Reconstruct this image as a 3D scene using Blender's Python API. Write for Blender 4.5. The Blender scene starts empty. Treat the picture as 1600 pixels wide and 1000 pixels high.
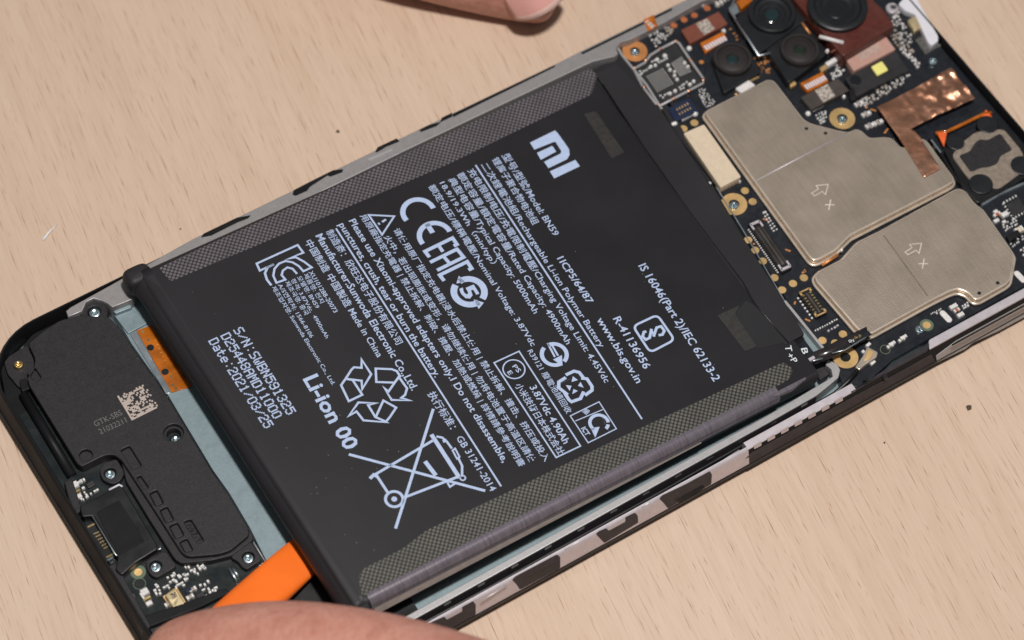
import bpy, bmesh, math, random
from mathutils import Vector, Matrix
random.seed(11)
MM = 0.001
scene = bpy.context.scene
COL = scene.collection

# ------------------------------------------------------------------ camera
CX, CY, CZ = 72.33, 37.79, 5.0            # point on the phone the lens looks at (mm)
TILT, AZ, ROLL = math.radians(31.492), math.radians(-125.719), math.radians(-32.175)
DIST, FPX = 431.65, 4488.6
zc = Vector((math.sin(TILT)*math.cos(AZ), math.sin(TILT)*math.sin(AZ), math.cos(TILT)))
CAMP = Vector((CX, CY, CZ)) + DIST*zc
xc = Vector((-math.sin(ROLL), math.cos(ROLL), 0)).cross(zc).normalized()
yc = zc.cross(xc)
cam_data = bpy.data.cameras.new('camera')
cam = bpy.data.objects.new('camera', cam_data); COL.objects.link(cam)
cam.matrix_world = Matrix(((xc.x, yc.x, zc.x, CAMP.x*MM), (xc.y, yc.y, zc.y, CAMP.y*MM), (xc.z, yc.z, zc.z, CAMP.z*MM), (0, 0, 0, 1)))
cam_data.sensor_width = 36.0
cam_data.lens = FPX/1600*36
cam_data.clip_start = 0.02; cam_data.clip_end = 20
cam_data.dof.use_dof = True
cam_data.dof.focus_distance = 0.424
cam_data.dof.aperture_fstop = 21
scene.camera = cam

# ------------------------------------------------------------------ light
world = bpy.data.worlds.new('World'); scene.world = world; world.use_nodes = True
bg = world.node_tree.nodes['Background']
bg.inputs[0].default_value = (0.93, 0.97, 1.0, 1); bg.inputs[1].default_value = 0.13
def area(name, loc, target, size, power, col):
    d = bpy.data.lights.new(name, 'AREA'); d.shape = 'DISK'; d.size = size*MM; d.energy = power; d.color = col
    o = bpy.data.objects.new(name, d); COL.objects.link(o)
    o.location = Vector(loc)*MM
    o.rotation_euler = (Vector(target)-Vector(loc)).to_track_quat('-Z', 'Y').to_euler()
    return o
area('overhead_lamp', (46, -62, 555), (75, 32, 0), 50, 3.25, (1.0, 0.965, 0.93))
scene.view_settings.view_transform = 'Standard'; scene.view_settings.look = 'None'
scene.view_settings.exposure = 0.0; scene.view_settings.gamma = 1.0

# ------------------------------------------------------------------ measuring helpers
def ray(px, py):
    return xc*((px-800)/FPX) - yc*((py-500)/FPX) - zc
class Frame:
    """a plane in the scene: origin and axes in mm; p() gives plane coordinates"""
    def __init__(s, o, x, y):
        s.o = Vector(o); s.x = Vector(x).normalized(); y = Vector(y); y = y - s.x*y.dot(s.x); s.y = y.normalized(); s.z = s.x.cross(s.y)
    def p(s, px, py, h=0.0):
        d = ray(px, py); t = ((s.o + s.z*h) - CAMP).dot(s.z)/d.dot(s.z)
        q = CAMP + d*t - s.o
        return (q.dot(s.x), q.dot(s.y))
    def m(s):
        return Matrix(((s.x.x, s.y.x, s.z.x, s.o.x*MM), (s.x.y, s.y.y, s.z.y, s.o.y*MM), (s.x.z, s.y.z, s.z.z, s.o.z*MM), (0, 0, 0, 1)))
G = Frame((0, 0, 0), (1, 0, 0), (0, 1, 0))
def P(px, py, z): return G.p(px, py, z)
def PL(pts, z): return [P(a, b, z) for a, b in pts]
def PLC(pts, z, ymin): return [(x, max(y, ymin)) for x, y in PL(pts, z)]
BAT = Frame((27, 7.377, 10.3), (81, -.73, -3.8), (.009, 1, 0))
def BL(pts): return [BAT.p(a, b) for a, b in pts]

# ------------------------------------------------------------------ materials
def new_mat(name):
    m = bpy.data.materials.new(name); m.use_nodes = True
    nt = m.node_tree; return m, nt, nt.nodes['Principled BSDF']
def coords(nt, scale=(1, 1, 1), rot=(0, 0, 0)):
    tc = nt.nodes.new('ShaderNodeTexCoord'); m0 = nt.nodes.new('ShaderNodeMapping'); mp = nt.nodes.new('ShaderNodeMapping')
    nt.links.new(tc.outputs['Object'], m0.inputs['Vector']); nt.links.new(m0.outputs['Vector'], mp.inputs['Vector'])
    m0.inputs['Rotation'].default_value = rot; mp.inputs['Scale'].default_value = scale      # turn first, then stretch
    return mp.outputs['Vector']
def noise(nt, vec, scale, detail=3, rough=.55):
    n = nt.nodes.new('ShaderNodeTexNoise'); nt.links.new(vec, n.inputs['Vector'])
    n.inputs['Scale'].default_value = scale; n.inputs['Detail'].default_value = detail; n.inputs['Roughness'].default_value = rough
    return n.outputs['Fac']
def ramp(nt, fac, stops):
    r = nt.nodes.new('ShaderNodeValToRGB'); nt.links.new(fac, r.inputs[0])
    e = r.color_ramp.elements
    while len(e) < len(stops): e.new(.5)
    for k, (p, c) in zip(e, stops): k.position = p; k.color = (c[0], c[1], c[2], 1) if not isinstance(c, (int, float)) else (c, c, c, 1)
    return r.outputs[0]
def mixc(nt, fac, a, b, mode='MIX'):
    n = nt.nodes.new('ShaderNodeMix'); n.data_type = 'RGBA'; n.blend_type = mode
    for s, v in ((n.inputs[0], fac), (n.inputs[6], a), (n.inputs[7], b)):
        if hasattr(v, 'links'): nt.links.new(v, s)
        elif isinstance(v, (int, float)): s.default_value = v
        else: s.default_value = (*v, 1)
    return n.outputs[2]
def math_(nt, op, a, b=0.0):
    n = nt.nodes.new('ShaderNodeMath'); n.operation = op
    for s, v in ((n.inputs[0], a), (n.inputs[1], b)):
        if hasattr(v, 'links'): nt.links.new(v, s)
        else: s.default_value = v
    return n.outputs[0]
def bump(nt, bsdf, h, dist, strength=.6):
    b = nt.nodes.new('ShaderNodeBump'); b.inputs['Distance'].default_value = dist; b.inputs['Strength'].default_value = strength
    nt.links.new(h, b.inputs['Height']); nt.links.new(b.outputs[0], bsdf.inputs['Normal'])
def mat(name, col, rough=.5, metal=0.0, var=.12, vscale=900, grain=None, spec=.5, coat=0.0, rvar=.08):
    """plain surface with uneven colour, uneven gloss and optional fine relief (grain = size in 1/m, depth in mm)"""
    m, nt, b = new_mat(name)
    v = coords(nt)
    n1 = noise(nt, v, vscale, 4)
    lo = [c*(1-var) for c in col]; hi = [min(1, c*(1+var)) for c in col]
    nt.links.new(ramp(nt, n1, ((.3, lo), (.7, hi))), b.inputs['Base Color'])
    n2 = noise(nt, v, vscale*.35, 3)
    nt.links.new(ramp(nt, n2, ((.3, max(.02, rough-rvar)), (.7, min(1, rough+rvar)))), b.inputs['Roughness'])
    b.inputs['Metallic'].default_value = metal
    b.inputs['Specular IOR Level'].default_value = spec
    if coat: b.inputs['Coat Weight'].default_value = coat; b.inputs['Coat Roughness'].default_value = .08
    if grain: bump(nt, b, noise(nt, v, grain[0], 2), grain[1]*MM, .7)
    return m
M = {}
M['plastic'] = mat('black plastic', (.017, .0155, .0175), .52, var=.3, vscale=2500, grain=(5200, .03), rvar=.06, spec=.4)
M['plastic2'] = mat('black plastic smooth', (.009, .0092, .0105), .5, var=.2, vscale=400, spec=.18)
M['purple_plastic'] = mat('aged dark plastic', (.030, .025, .030), .5, var=.2, grain=(2600, .02), spec=.35)
M['black'] = mat('deep black', (.006, .006, .007), .4)
M['foam'] = mat('black foam', (.006, .006, .007), .95, grain=(4000, .06))
M['label'] = mat('matt black label', (.0195, .0185, .0210), .52, var=.16, vscale=70, grain=(9000, .004), rvar=.09, spec=.30)
M['tape'] = mat('black tape', (.016, .0165, .019), .5, var=.12, vscale=150, spec=.35)
M['stain'] = mat('brown glue stain', (.0225, .020, .0185), .55, var=.3, vscale=1500)
M['ink'] = mat('pale blue ink', (.41, .50, .70), .6, var=.06, vscale=1500)
M['ink2'] = mat('white board print', (.62, .66, .68), .6)
M['laser'] = mat('laser marking', (.42, .35, .31), .6, var=.12, vscale=3000)
M['laser_dim'] = mat('dim laser marking', (.13, .12, .12), .6, var=.3, vscale=3000)
M['silver'] = mat('die cast metal', (.41, .40, .405), .5, .5, var=.06, vscale=2500, grain=(6000, .02), rvar=.04)
M['lilac'] = mat('machined magnesium', (.60, .55, .585), .45, .5, var=.05, vscale=1500, grain=(2500, .015), rvar=.05)
M['plate'] = mat('pale blue green metal plate', (.235, .305, .33), .5, .4, var=.07, vscale=2200, grain=(6000, .015))
M['steel'] = mat('dull steel', (.52, .58, .62), .33, .9, var=.12)
M['screw'] = mat('zinc screw', (.62, .72, .76), .28, 1.0, var=.12, vscale=2500)
M['gold'] = mat('gold pad', (.83, .55, .24), .42, .75, var=.07)
M['bright_gold'] = mat('bright gold', (.90, .68, .33), .3, 1.0, var=.08)
M['mic_gold'] = mat('brushed gold', (.86, .70, .42), .38, .8, var=.06, vscale=2500)
M['copper_ring'] = mat('copper pad', (.68, .29, .10), .45, .6, var=.12)
M['dull_copper'] = mat('dull copper pad', (.45, .14, .05), .5, .4, var=.15)
M['pcb'] = mat('blue black solder mask', (.012, .014, .019), .33, var=.3, vscale=1200, grain=(1500, .01))
M['pcb_green'] = mat('green black solder mask', (.009, .013, .0135), .34, var=.3, vscale=1200)
M['halo'] = mat('bare laminate', (.10, .14, .09), .5)
M['solder'] = mat('solder', (.82, .80, .78), .38, .3, var=.12, vscale=4000)
M['ceramic'] = mat('ceramic', (.34, .29, .25), .5, var=.25, vscale=2500)
M['white_comp'] = mat('pale component', (.66, .63, .62), .5, var=.15, vscale=2500)
M['red_comp'] = mat('red component', (.42, .12, .05), .45)
M['blue_comp'] = mat('navy component', (.012, .02, .05), .35)
M['chip'] = mat('brown chip', (.055, .045, .041), .45, var=.15)
M['chip_dark'] = mat('dark chip', (.022, .021, .022), .45, var=.2)
M['tan'] = mat('tan sticker', (.60, .49, .36), .7, var=.06, vscale=1500, grain=(5000, .01))
M['speckle'] = mat('speckled code patch', (.36, .31, .27), .6, var=.75, vscale=3300)
M['speckle_dark'] = mat('dark speckled sticker', (.085, .08, .075), .6, var=.7, vscale=2600)
M['silver_shaded'] = mat('shaded die cast metal', (.33, .315, .315), .48, .5, var=.06, vscale=2500, grain=(6000, .02), rvar=.05)  # darkened copy of silver; shade of the slope facing away is in the colour
M['brown_tape'] = mat('brown tape', (.17, .050, .029), .5, var=.1)
M['pink_tape'] = mat('pink tape', (.46, .27, .22), .5, var=.06)
M['redplate'] = mat('dark red plate', (.085, .02, .014), .4, var=.2)
M['flex'] = mat('orange polyimide', (.40, .105, .005), .25, var=.35, vscale=500, coat=.9)
M['flex_red'] = mat('red orange polyimide', (.80, .13, .03), .35, var=.15)
M['white_plastic'] = mat('white plastic', (.66, .65, .70), .45, var=.04)
M['led'] = mat('yellow phosphor', (.78, .72, .22), .5, var=.06)
M['tool'] = mat('orange plastic', (.93, .175, .018), .36, var=.07, vscale=120, grain=(900, .03), rvar=.1)
M['lens'] = mat('coated lens glass', (.004, .004, .006), .16, spec=.8, coat=1.0, rvar=.02)
M['lens_teal'] = mat('teal lens coating', (.008, .03, .034), .2, .3, spec=.9, coat=1.0, rvar=.02)
M['lens_green'] = mat('green lens coating', (.010, .026, .014), .2, .3, spec=.9, coat=1.0, rvar=.02)
M['barrel'] = mat('lens barrel', (.021, .018, .0175), .5, var=.12, spec=.35)
M['hood'] = mat('camera housing', (.011, .012, .014), .4, var=.15, spec=.4)
M['rim_tan'] = mat('tan gasket', (.21, .17, .135), .75, var=.25, vscale=1300, grain=(3000, .03))
M['crumb'] = mat('dark crumb', (.08, .065, .04), .8)
M['dust'] = mat('grey dust', (.30, .29, .28), .9)
M['fibre'] = mat('white fibre', (.75, .76, .78), .5)
M['flexdark'] = mat('dark flex', (.022, .018, .019), .22, var=.3, coat=.4)

def shield_mat(name, dots):
    m, nt, b = new_mat(name)
    v = coords(nt)
    n = noise(nt, v, 160, 5, .6); n2 = noise(nt, coords(nt, (1, .08, 1)), 3000, 2)
    c = ramp(nt, n, ((.3, (.395, .33, .265)), (.7, (.425, .358, .295))))
    c = mixc(nt, .2, c, ramp(nt, n2, ((.3, (.28, .24, .20)), (.7, (.50, .44, .38)))))
    nt.links.new(c, b.inputs['Base Color'])
    b.inputs['Metallic'].default_value = .82
    nt.links.new(ramp(nt, n, ((.3, .47), (.7, .58))), b.inputs['Roughness'])
    if dots:
        vo = nt.nodes.new('ShaderNodeTexVoronoi'); vo.feature = 'F1'; vo.inputs['Randomness'].default_value = 0.0
        vo.inputs['Scale'].default_value = 2900
        nt.links.new(coords(nt), vo.inputs['Vector'])
        h = math_(nt, 'ADD', math_(nt, 'MULTIPLY', vo.outputs['Distance'], .8), math_(nt, 'MULTIPLY', noise(nt, v, 2600, 2), .5))
        bump(nt, b, h, .07*MM, .5)
    else: bump(nt, b, noise(nt, v, 2600, 3), .012*MM, .6)
    return m
M['shield'] = shield_mat('nickel silver lid', False)
M['shield_dots'] = shield_mat('dimpled nickel silver lid', True)
M['fence'] = mat('shield wall', (.72, .62, .52), .32, .8, var=.1)
M['bead'] = mat('edge highlight metal', (.80, .68, .56), .3, .6, var=.12, vscale=700)  # paler than the lids: highlight along the can edges put into the colour
M['code_light'] = mat('pale code patch', (.43, .30, .255), .6, var=.22, vscale=3300)
M['engrave'] = mat('engraving', (.80, .72, .62), .5, .5)
M['seam'] = mat('seam shadow line', (.14, .12, .09), .6, .5)

def film_mat(name, tint, spot):
    """clear film with a woven dot pattern over the black cell"""
    m, nt, b = new_mat(name)
    v = coords(nt, (1, 1, 0), (0, 0, math.radians(45)))
    vo = nt.nodes.new('ShaderNodeTexVoronoi'); vo.voronoi_dimensions = '2D'; vo.inputs['Randomness'].default_value = 0.04
    vo.inputs['Scale'].default_value = 1780
    nt.links.new(v, vo.inputs['Vector'])
    d = ramp(nt, vo.outputs['Distance'], ((.22, 1.0), (.5, 0.0)))
    n = noise(nt, coords(nt), 220, 3)
    spotv = ramp(nt, n, ((.3, [c*.72 for c in spot]), (.7, spot)))
    c = mixc(nt, d, tint, spotv)
    nt.links.new(c, b.inputs['Base Color'])
    b.inputs['Roughness'].default_value = .36
    bump(nt, b, d, .04*MM, .5)
    return m
M['film_up'] = film_mat('dotted film violet', (.031, .0275, .031), (.165, .148, .162))
M['film_low'] = film_mat('dotted film olive', (.024, .0228, .022), (.148, .141, .122))
def sheen_mat():
    m, nt, b = new_mat('purple film edge')
    v = coords(nt, (1, .1, .1))
    n = noise(nt, v, 2600, 2)
    nt.links.new(ramp(nt, n, ((.3, (.115, .10, .12)), (.7, (.18, .16, .185)))), b.inputs['Base Color'])
    b.inputs['Roughness'].default_value = .3; b.inputs['Metallic'].default_value = .25
    bump(nt, b, n, .03*MM, .6)
    return m
M['film_edge'] = sheen_mat()
M['film_beige'] = mat('folded film edge', (.46, .40, .36), .4, var=.12)

def flecks(nt, ang, sx, sy, hw, hl, off):
    """short tapered pores scattered along the grain, one per cell"""
    base = coords(nt, (sx, sy, 0), (0, 0, ang))
    ad = nt.nodes.new('ShaderNodeVectorMath'); ad.operation = 'ADD'; nt.links.new(base, ad.inputs[0]); ad.inputs[1].default_value = (off, off*.7, 0)
    wob = math_(nt, 'MULTIPLY', math_(nt, 'SUBTRACT', noise(nt, coords(nt, (1, .5, 1), (0, 0, ang)), 700, 2), .5), hw*3)
    vo = nt.nodes.new('ShaderNodeTexVoronoi'); vo.voronoi_dimensions = '2D'; vo.inputs['Scale'].default_value = 1.0
    nt.links.new(ad.outputs[0], vo.inputs['Vector'])
    su = nt.nodes.new('ShaderNodeVectorMath'); su.operation = 'SUBTRACT'; nt.links.new(ad.outputs[0], su.inputs[0]); nt.links.new(vo.outputs['Position'], su.inputs[1])
    sp = nt.nodes.new('ShaderNodeSeparateXYZ'); nt.links.new(su.outputs[0], sp.inputs[0])
    sc = nt.nodes.new('ShaderNodeSeparateColor'); nt.links.new(vo.outputs['Color'], sc.inputs[0])
    ln = math_(nt, 'ADD', math_(nt, 'MULTIPLY', sc.outputs[0], hl), hl*.25)
    taper = math_(nt, 'SUBTRACT', 1.0, math_(nt, 'DIVIDE', math_(nt, 'ABSOLUTE', sp.outputs[1]), ln))
    wid = math_(nt, 'MULTIPLY', taper, hw)
    m = math_(nt, 'DIVIDE', math_(nt, 'SUBTRACT', wid, math_(nt, 'ABSOLUTE', math_(nt, 'ADD', sp.outputs[0], wob))), hw*.7)
    m = math_(nt, 'MINIMUM', math_(nt, 'MAXIMUM', m, 0.0), 1.0)
    return math_(nt, 'MULTIPLY', m, math_(nt, 'ADD', math_(nt, 'MULTIPLY', sc.outputs[1], .75), .25))
def wood_mat():
    m, nt, b = new_mat('beech wood')
    ang = math.radians(9.5)
    v1 = coords(nt, (1, .04, 1), (0, 0, ang))       # grain runs along y
    v0 = coords(nt, (1, .22, 1), (0, 0, ang))
    broad = noise(nt, v0, 22, 4, .5); mid = noise(nt, v1, 300, 4, .6); fine = noise(nt, v1, 2200, 3, .6)
    c = ramp(nt, broad, ((.25, (.53, .375, .275)), (.5, (.60, .448, .338)), (.78, (.645, .508, .40))))
    c = mixc(nt, .42, c, ramp(nt, mid, ((.25, (.515, .36, .262)), (.55, (.60, .455, .352)), (.8, (.65, .51, .41)))))
    c = mixc(nt, .17, c, ramp(nt, fine, ((.3, (.44, .28, .185)), (.6, (.67, .50, .375)))))
    f1 = flecks(nt, ang, 520, 150, .046, .55, 3.1); f2 = flecks(nt, ang+.015, 760, 210, .052, .5, 17.7); f3 = flecks(nt, ang-.01, 400, 90, .034, .6, 41.3)
    c = mixc(nt, math_(nt, 'MULTIPLY', f1, .9), c, (.29, .135, .08))
    c = mixc(nt, math_(nt, 'MULTIPLY', f2, .7), c, (.34, .19, .12))
    c = mixc(nt, math_(nt, 'MULTIPLY', f3, .7), c, (.34, .19, .12))
    nt.links.new(c, b.inputs['Base Color'])
    nt.links.new(ramp(nt, mid, ((.2, .42), (.8, .56))), b.inputs['Roughness'])
    b.inputs['Specular IOR Level'].default_value = .35
    h = math_(nt, 'SUBTRACT', math_(nt, 'MULTIPLY', fine, .25), math_(nt, 'MULTIPLY', f1, .8))
    bump(nt, b, h, .05*MM, .5)
    return m
M['wood'] = wood_mat()

def copper_mat():
    m, nt, b = new_mat('crumpled copper foil')
    v = coords(nt)
    nt.links.new(ramp(nt, noise(nt, v, 260, 4), ((.3, (.55, .25, .15)), (.7, (.78, .42, .28)))), b.inputs['Base Color'])
    b.inputs['Metallic'].default_value = .95
    nt.links.new(ramp(nt, noise(nt, v, 500, 3), ((.3, .26), (.7, .45))), b.inputs['Roughness'])
    bump(nt, b, noise(nt, v, 420, 3), .25*MM, .7)
    return m
M['copper'] = copper_mat()

def skin_mat():
    m, nt, b = new_mat('skin')
    v = coords(nt)
    c = ramp(nt, noise(nt, v, 220, 6, .65), ((.28, (.43, .175, .13)), (.5, (.52, .235, .18)), (.75, (.58, .29, .23))))
    lines = noise(nt, coords(nt, (1, .25, 1), (0, 0, .6)), 1500, 4, .65)
    c = mixc(nt, .18, c, ramp(nt, lines, ((.35, (.36, .14, .09)), (.65, (.70, .42, .32)))))
    cr = noise(nt, coords(nt, (1, .3, .3), (0, 0, .45)), 170, 3, .5); crl = ramp(nt, cr, ((.485, 0.0), (.5, 1.0), (.515, 0.0)))
    c = mixc(nt, math_(nt, 'MULTIPLY', crl, .10), c, (.30, .11, .075))
    nt.links.new(c, b.inputs['Base Color'])
    b.inputs['Roughness'].default_value = .48
    b.inputs['Subsurface Weight'].default_value = .35
    b.inputs['Subsurface Radius'].default_value = (1.0, .35, .18); b.inputs['Subsurface Scale'].default_value = .0022
    h = math_(nt, 'SUBTRACT', math_(nt, 'ADD', math_(nt, 'MULTIPLY', lines, .6), math_(nt, 'MULTIPLY', noise(nt, v, 500, 4, .6), .6)), math_(nt, 'MULTIPLY', crl, .12))
    bump(nt, b, h, .45*MM, .9)
    return m
M['skin'] = skin_mat()
M['nail'] = mat('fingernail', (.66, .33, .29), .25, var=.06, vscale=200, coat=.4)
M['nail_edge'] = mat('fingernail free edge', (.70, .46, .40), .3, var=.05)

# ------------------------------------------------------------------ object helpers
def link(name, me, m, parent, frame=None, smooth=False):
    o = bpy.data.objects.new(name, me); COL.objects.link(o)
    if m is not None and not me.materials:
        me.materials.append(M[m])
    if parent is not None: o.parent = parent
    if frame is not None: o.matrix_local = frame.m() if isinstance(frame, Frame) else frame
    if smooth:
        for p in me.polygons: p.use_smooth = True
    return o
def raw(name, verts, faces, m, parent, frame=None, smooth=False):
    me = bpy.data.meshes.new(name)
    me.from_pydata([(v[0]*MM, v[1]*MM, v[2]*MM) for v in verts], [], faces); me.update()
    return link(name, me, m, parent, frame, smooth)
def empty(name, label, cat, group=None, mtx=None):
    o = bpy.data.objects.new(name, None); COL.objects.link(o); o.empty_display_size = .01
    o['label'] = label; o['category'] = cat
    if group: o['group'] = group
    if mtx is not None: o.matrix_world = mtx
    return o
def rnd(pts, r, n=4):
    """polygon with rounded corners; r a number or one per corner"""
    out = []; N = len(pts)
    for i in range(N):
        a, b, c = Vector(pts[i-1]), Vector(pts[i]), Vector(pts[(i+1) % N])
        rr = r[i] if isinstance(r, (list, tuple)) else r
        u, w = (a-b), (c-b)
        k = min(rr, u.length*.48, w.length*.48)
        if k < 1e-4: out.append(tuple(b)); continue
        p0, p1 = b+u.normalized()*k, b+w.normalized()*k
        for j in range(n+1):
            t = j/n; q = p0*(1-t)**2 + b*2*t*(1-t) + p1*t*t
            out.append(tuple(q))
    return out
def plate(name, outer, z0, z1, m, parent, holes=(), bev=0.0, seg=2, off=0.0, frame=None, smooth=False):
    cu = bpy.data.curves.new(name, 'CURVE'); cu.dimensions = '2D'; cu.fill_mode = 'BOTH'
    bev = min(bev, (z1-z0)*.49)
    cu.extrude = (z1-z0)/2 - bev; cu.bevel_depth = bev; cu.bevel_resolution = seg; cu.offset = off - bev
    for pts in [outer]+list(holes):
        s = cu.splines.new('POLY'); s.points.add(len(pts)-1); s.use_cyclic_u = True
        for i, q in enumerate(pts): s.points[i].co = (q[0], q[1], 0, 1)
    t = bpy.data.objects.new('tmp', cu); me = bpy.data.meshes.new_from_object(t)
    bpy.data.objects.remove(t); bpy.data.curves.remove(cu)
    me.name = name
    zc_ = (z0+z1)/2
    for v in me.vertices: v.co = Vector((v.co.x*MM, v.co.y*MM, (v.co.z+zc_)*MM))
    me.materials.clear()
    return link(name, me, m, parent, frame, smooth)
def quad(px, z): return PL(px, z)
def block(name, px, z0, z1, m, parent, bev=.08, r=.12, holes=(), off=0.0):
    """upright block whose top outline is given by picture points measured on its top plane"""
    return plate(name, rnd(PL(px, z1), r), z0, z1, m, parent, [rnd(PL(h, z1), .15) if len(h) < 9 else PL(h, z1) for h in holes], bev, off=off)
def circle(cx, cy, r, n=32, a0=0.0):
    return [(cx+r*math.cos(a0+2*math.pi*i/n), cy+r*math.sin(a0+2*math.pi*i/n)) for i in range(n)]
def lathe(name, cx, cy, prof, m, parent, n=40, smooth=True):
    vs, fs = [], []
    for r, z in prof:
        for i in range(n):
            a = 2*math.pi*i/n; vs.append((cx+r*math.cos(a), cy+r*math.sin(a), z))
    for k in range(len(prof)-1):
        for i in range(n):
            j = (i+1) % n; fs.append((k*n+i, k*n+j, (k+1)*n+j, (k+1)*n+i))
    fs.append(tuple(range((len(prof)-1)*n, len(prof)*n)))
    o = raw(name, vs, fs, m, parent)
    if smooth:
        for p in o.data.polygons[:-1]: p.use_smooth = True
        bpy_autosmooth(o)
    return o
def bpy_autosmooth(o, ang=35):
    me = o.data; bm = bmesh.new(); bm.from_mesh(me)
    for e in bm.edges:
        if len(e.link_faces) == 2 and e.calc_face_angle(0) > math.radians(ang): e.smooth = False
    bm.to_mesh(me); bm.free()
def tube(name, pts, r, m, parent, n=8, closed=False):
    """round bar through 3D points (mm)"""
    pts = [Vector(p) for p in pts]; vs, fs = [], []; N = len(pts)
    for i, p in enumerate(pts):
        a = pts[i-1] if (i > 0 or closed) else p; b = pts[(i+1) % N] if (i < N-1 or closed) else p
        d = (b-a).normalized(); u = d.cross(Vector((0, 0, 1)))
        if u.length < 1e-3: u = Vector((1, 0, 0))
        u.normalize(); w = u.cross(d); rr = r[i] if isinstance(r, (list, tuple)) else r
        for k in range(n):
            t = 2*math.pi*k/n; vs.append(p+u*math.cos(t)*rr+w*math.sin(t)*rr)
    for i in range(N if closed else N-1):
        for k in range(n):
            a, b = i*n+k, i*n+(k+1) % n; c = ((i+1) % N)*n
            fs.append((a, b, c+(k+1) % n, c+k))
    if not closed: fs += [tuple(range(n))[::-1], tuple(range((N-1)*n, N*n))]
    return raw(name, vs, fs, m, parent, smooth=True)
BOXF = [(0, 3, 2, 1), (4, 5, 6, 7), (0, 1, 5, 4), (1, 2, 6, 5), (2, 3, 7, 6), (3, 0, 4, 7)]
def boxes(name, items, m, parent, kind=None, frame=None):
    """many little boxes joined: (cx, cy, lx, ly, z0, z1, angle)"""
    vs, fs = [], []
    for cx, cy, lx, ly, z0, z1, an in items:
        c, s = math.cos(an), math.sin(an); k = len(vs)
        for z, f in ((z0, 1.0), (z1, .86)):
            for a, b in ((-1, -1), (1, -1), (1, 1), (-1, 1)):
                x, y = a*lx/2*f, b*ly/2*f; vs.append((cx+x*c-y*s, cy+x*s+y*c, z))
        fs += [tuple(i+k for i in f) for f in BOXF]
    o = raw(name, vs, fs, m, parent, frame)
    if kind: o['kind'] = kind
    return o
def stroke_mesh(polys, fills, z):
    vs, fs = [], []
    for pts, w, closed in polys:
        pts = [Vector(p) for p in pts]; N = len(pts); k = len(vs); z += .003
        for i, p in enumerate(pts):
            a = pts[i-1] if (i > 0 or closed) else None; b = pts[(i+1) % N] if (i < N-1 or closed) else None
            d1 = (p-a).normalized() if a is not None else None; d2 = (b-p).normalized() if b is not None else None
            if d1 is None: d1 = d2
            if d2 is None: d2 = d1
            n1, n2 = Vector((-d1.y, d1.x)), Vector((-d2.y, d2.x)); n = n1+n2
            if n.length < 1e-3: n = n1
            n = n.normalized(); n = n/max(.35, n.dot(n1))*(w/2)
            vs += [(p.x+n.x, p.y+n.y, z), (p.x-n.x, p.y-n.y, z)]
        for i in range(N if closed else N-1):
            a, b = k+2*i, k+2*((i+1) % N); fs.append((a+1, b+1, b, a))
    for pts in fills:
        k = len(vs); pts = list(pts); z += .003
        ar = sum(pts[i-1][0]*pts[i][1]-pts[i][0]*pts[i-1][1] for i in range(len(pts)))
        if ar < 0: pts = pts[::-1]
        vs += [(p[0], p[1], z) for p in pts]; fs.append(tuple(range(k, len(vs))))
    return vs, fs
def text_mesh(body, offset=0.0, res=2):
    cu = bpy.data.curves.new('t', 'FONT'); cu.body = body; cu.size = 1; cu.resolution_u = res; cu.offset = offset
    t = bpy.data.objects.new('t', cu); me = bpy.data.meshes.new_from_object(t)
    bpy.data.objects.remove(t); bpy.data.curves.remove(cu)
    vs = [Vector((v.co.x, v.co.y)) for v in me.vertices]; fs = [tuple(p.vertices) for p in me.polygons]
    bpy.data.meshes.remove(me)
    return vs, fs
def put_text(name, body, a, b, h, m, parent, z, bold=.012, mono=None, dots=False):
    """text from centre-line point a to b (plane coordinates, mm), letter height h"""
    vs, fs = text_mesh(body, bold)
    x0, x1 = min(v.x for v in vs), max(v.x for v in vs); y0, y1 = min(v.y for v in vs), max(v.y for v in vs)
    a, b = Vector(a), Vector(b); d = b-a; L = d.length; d.normalize(); n = Vector((-d.y, d.x))
    out = []
    for v in vs:
        t = (v.x-x0)/(x1-x0)*L; s = ((v.y-y0)/(y1-y0)-.5)*h
        q = a+d*t+n*s; out.append((q.x, q.y, z))
    return raw(name, out, fs, m, parent)

# ------------------------------------------------------------------ table
def table():
    n = 24; vs, fs = [], []
    s = 900/n
    for j in range(n+1):
        for i in range(n+1): vs.append((-370+i*s, -410+j*s, 0))
    for j in range(n):
        for i in range(n): a = j*(n+1)+i; fs.append((a, a+1, a+n+2, a+n+1))
    o = raw('table_top', vs, fs, 'wood', None)
    o['kind'] = 'structure'; o['label'] = 'pale beech wood table top with short dark flecks'
    return o
table()

# ------------------------------------------------------------------ phone shell
phone = empty('smartphone', 'opened black smartphone lying face down on beech table with its back off', 'smartphone')
X1, Y1, RC = 161.3, 75.4, 11.0
def rrect(d, n=10):
    r = RC-d; out = []
    for cx, cy, a0 in ((X1-RC, Y1-RC, 0), (RC, Y1-RC, 90), (RC, RC, 180), (X1-RC, RC, 270)):
        for i in range(n+1):
            a = math.radians(a0+90*i/n); out.append((cx+r*math.cos(a), cy+r*math.sin(a)))
    return out
def sweep(name, prof, m, parent):
    rings = [[(x, y, z) for x, y in rrect(d)] for d, z in prof]; n = len(rings[0])
    vs = [v for r in rings for v in r]; fs = []
    for k in range(len(rings)-1):
        for i in range(n):
            j = (i+1) % n; fs.append((k*n+i, k*n+j, (k+1)*n+j, (k+1)*n+i))
    o = raw(name, vs, fs, m, parent, smooth=True); bpy_autosmooth(o, 30)
    return o
plate('display_glass', rrect(1.1), .02, 1.1, 'black', phone, bev=.25)
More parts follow.
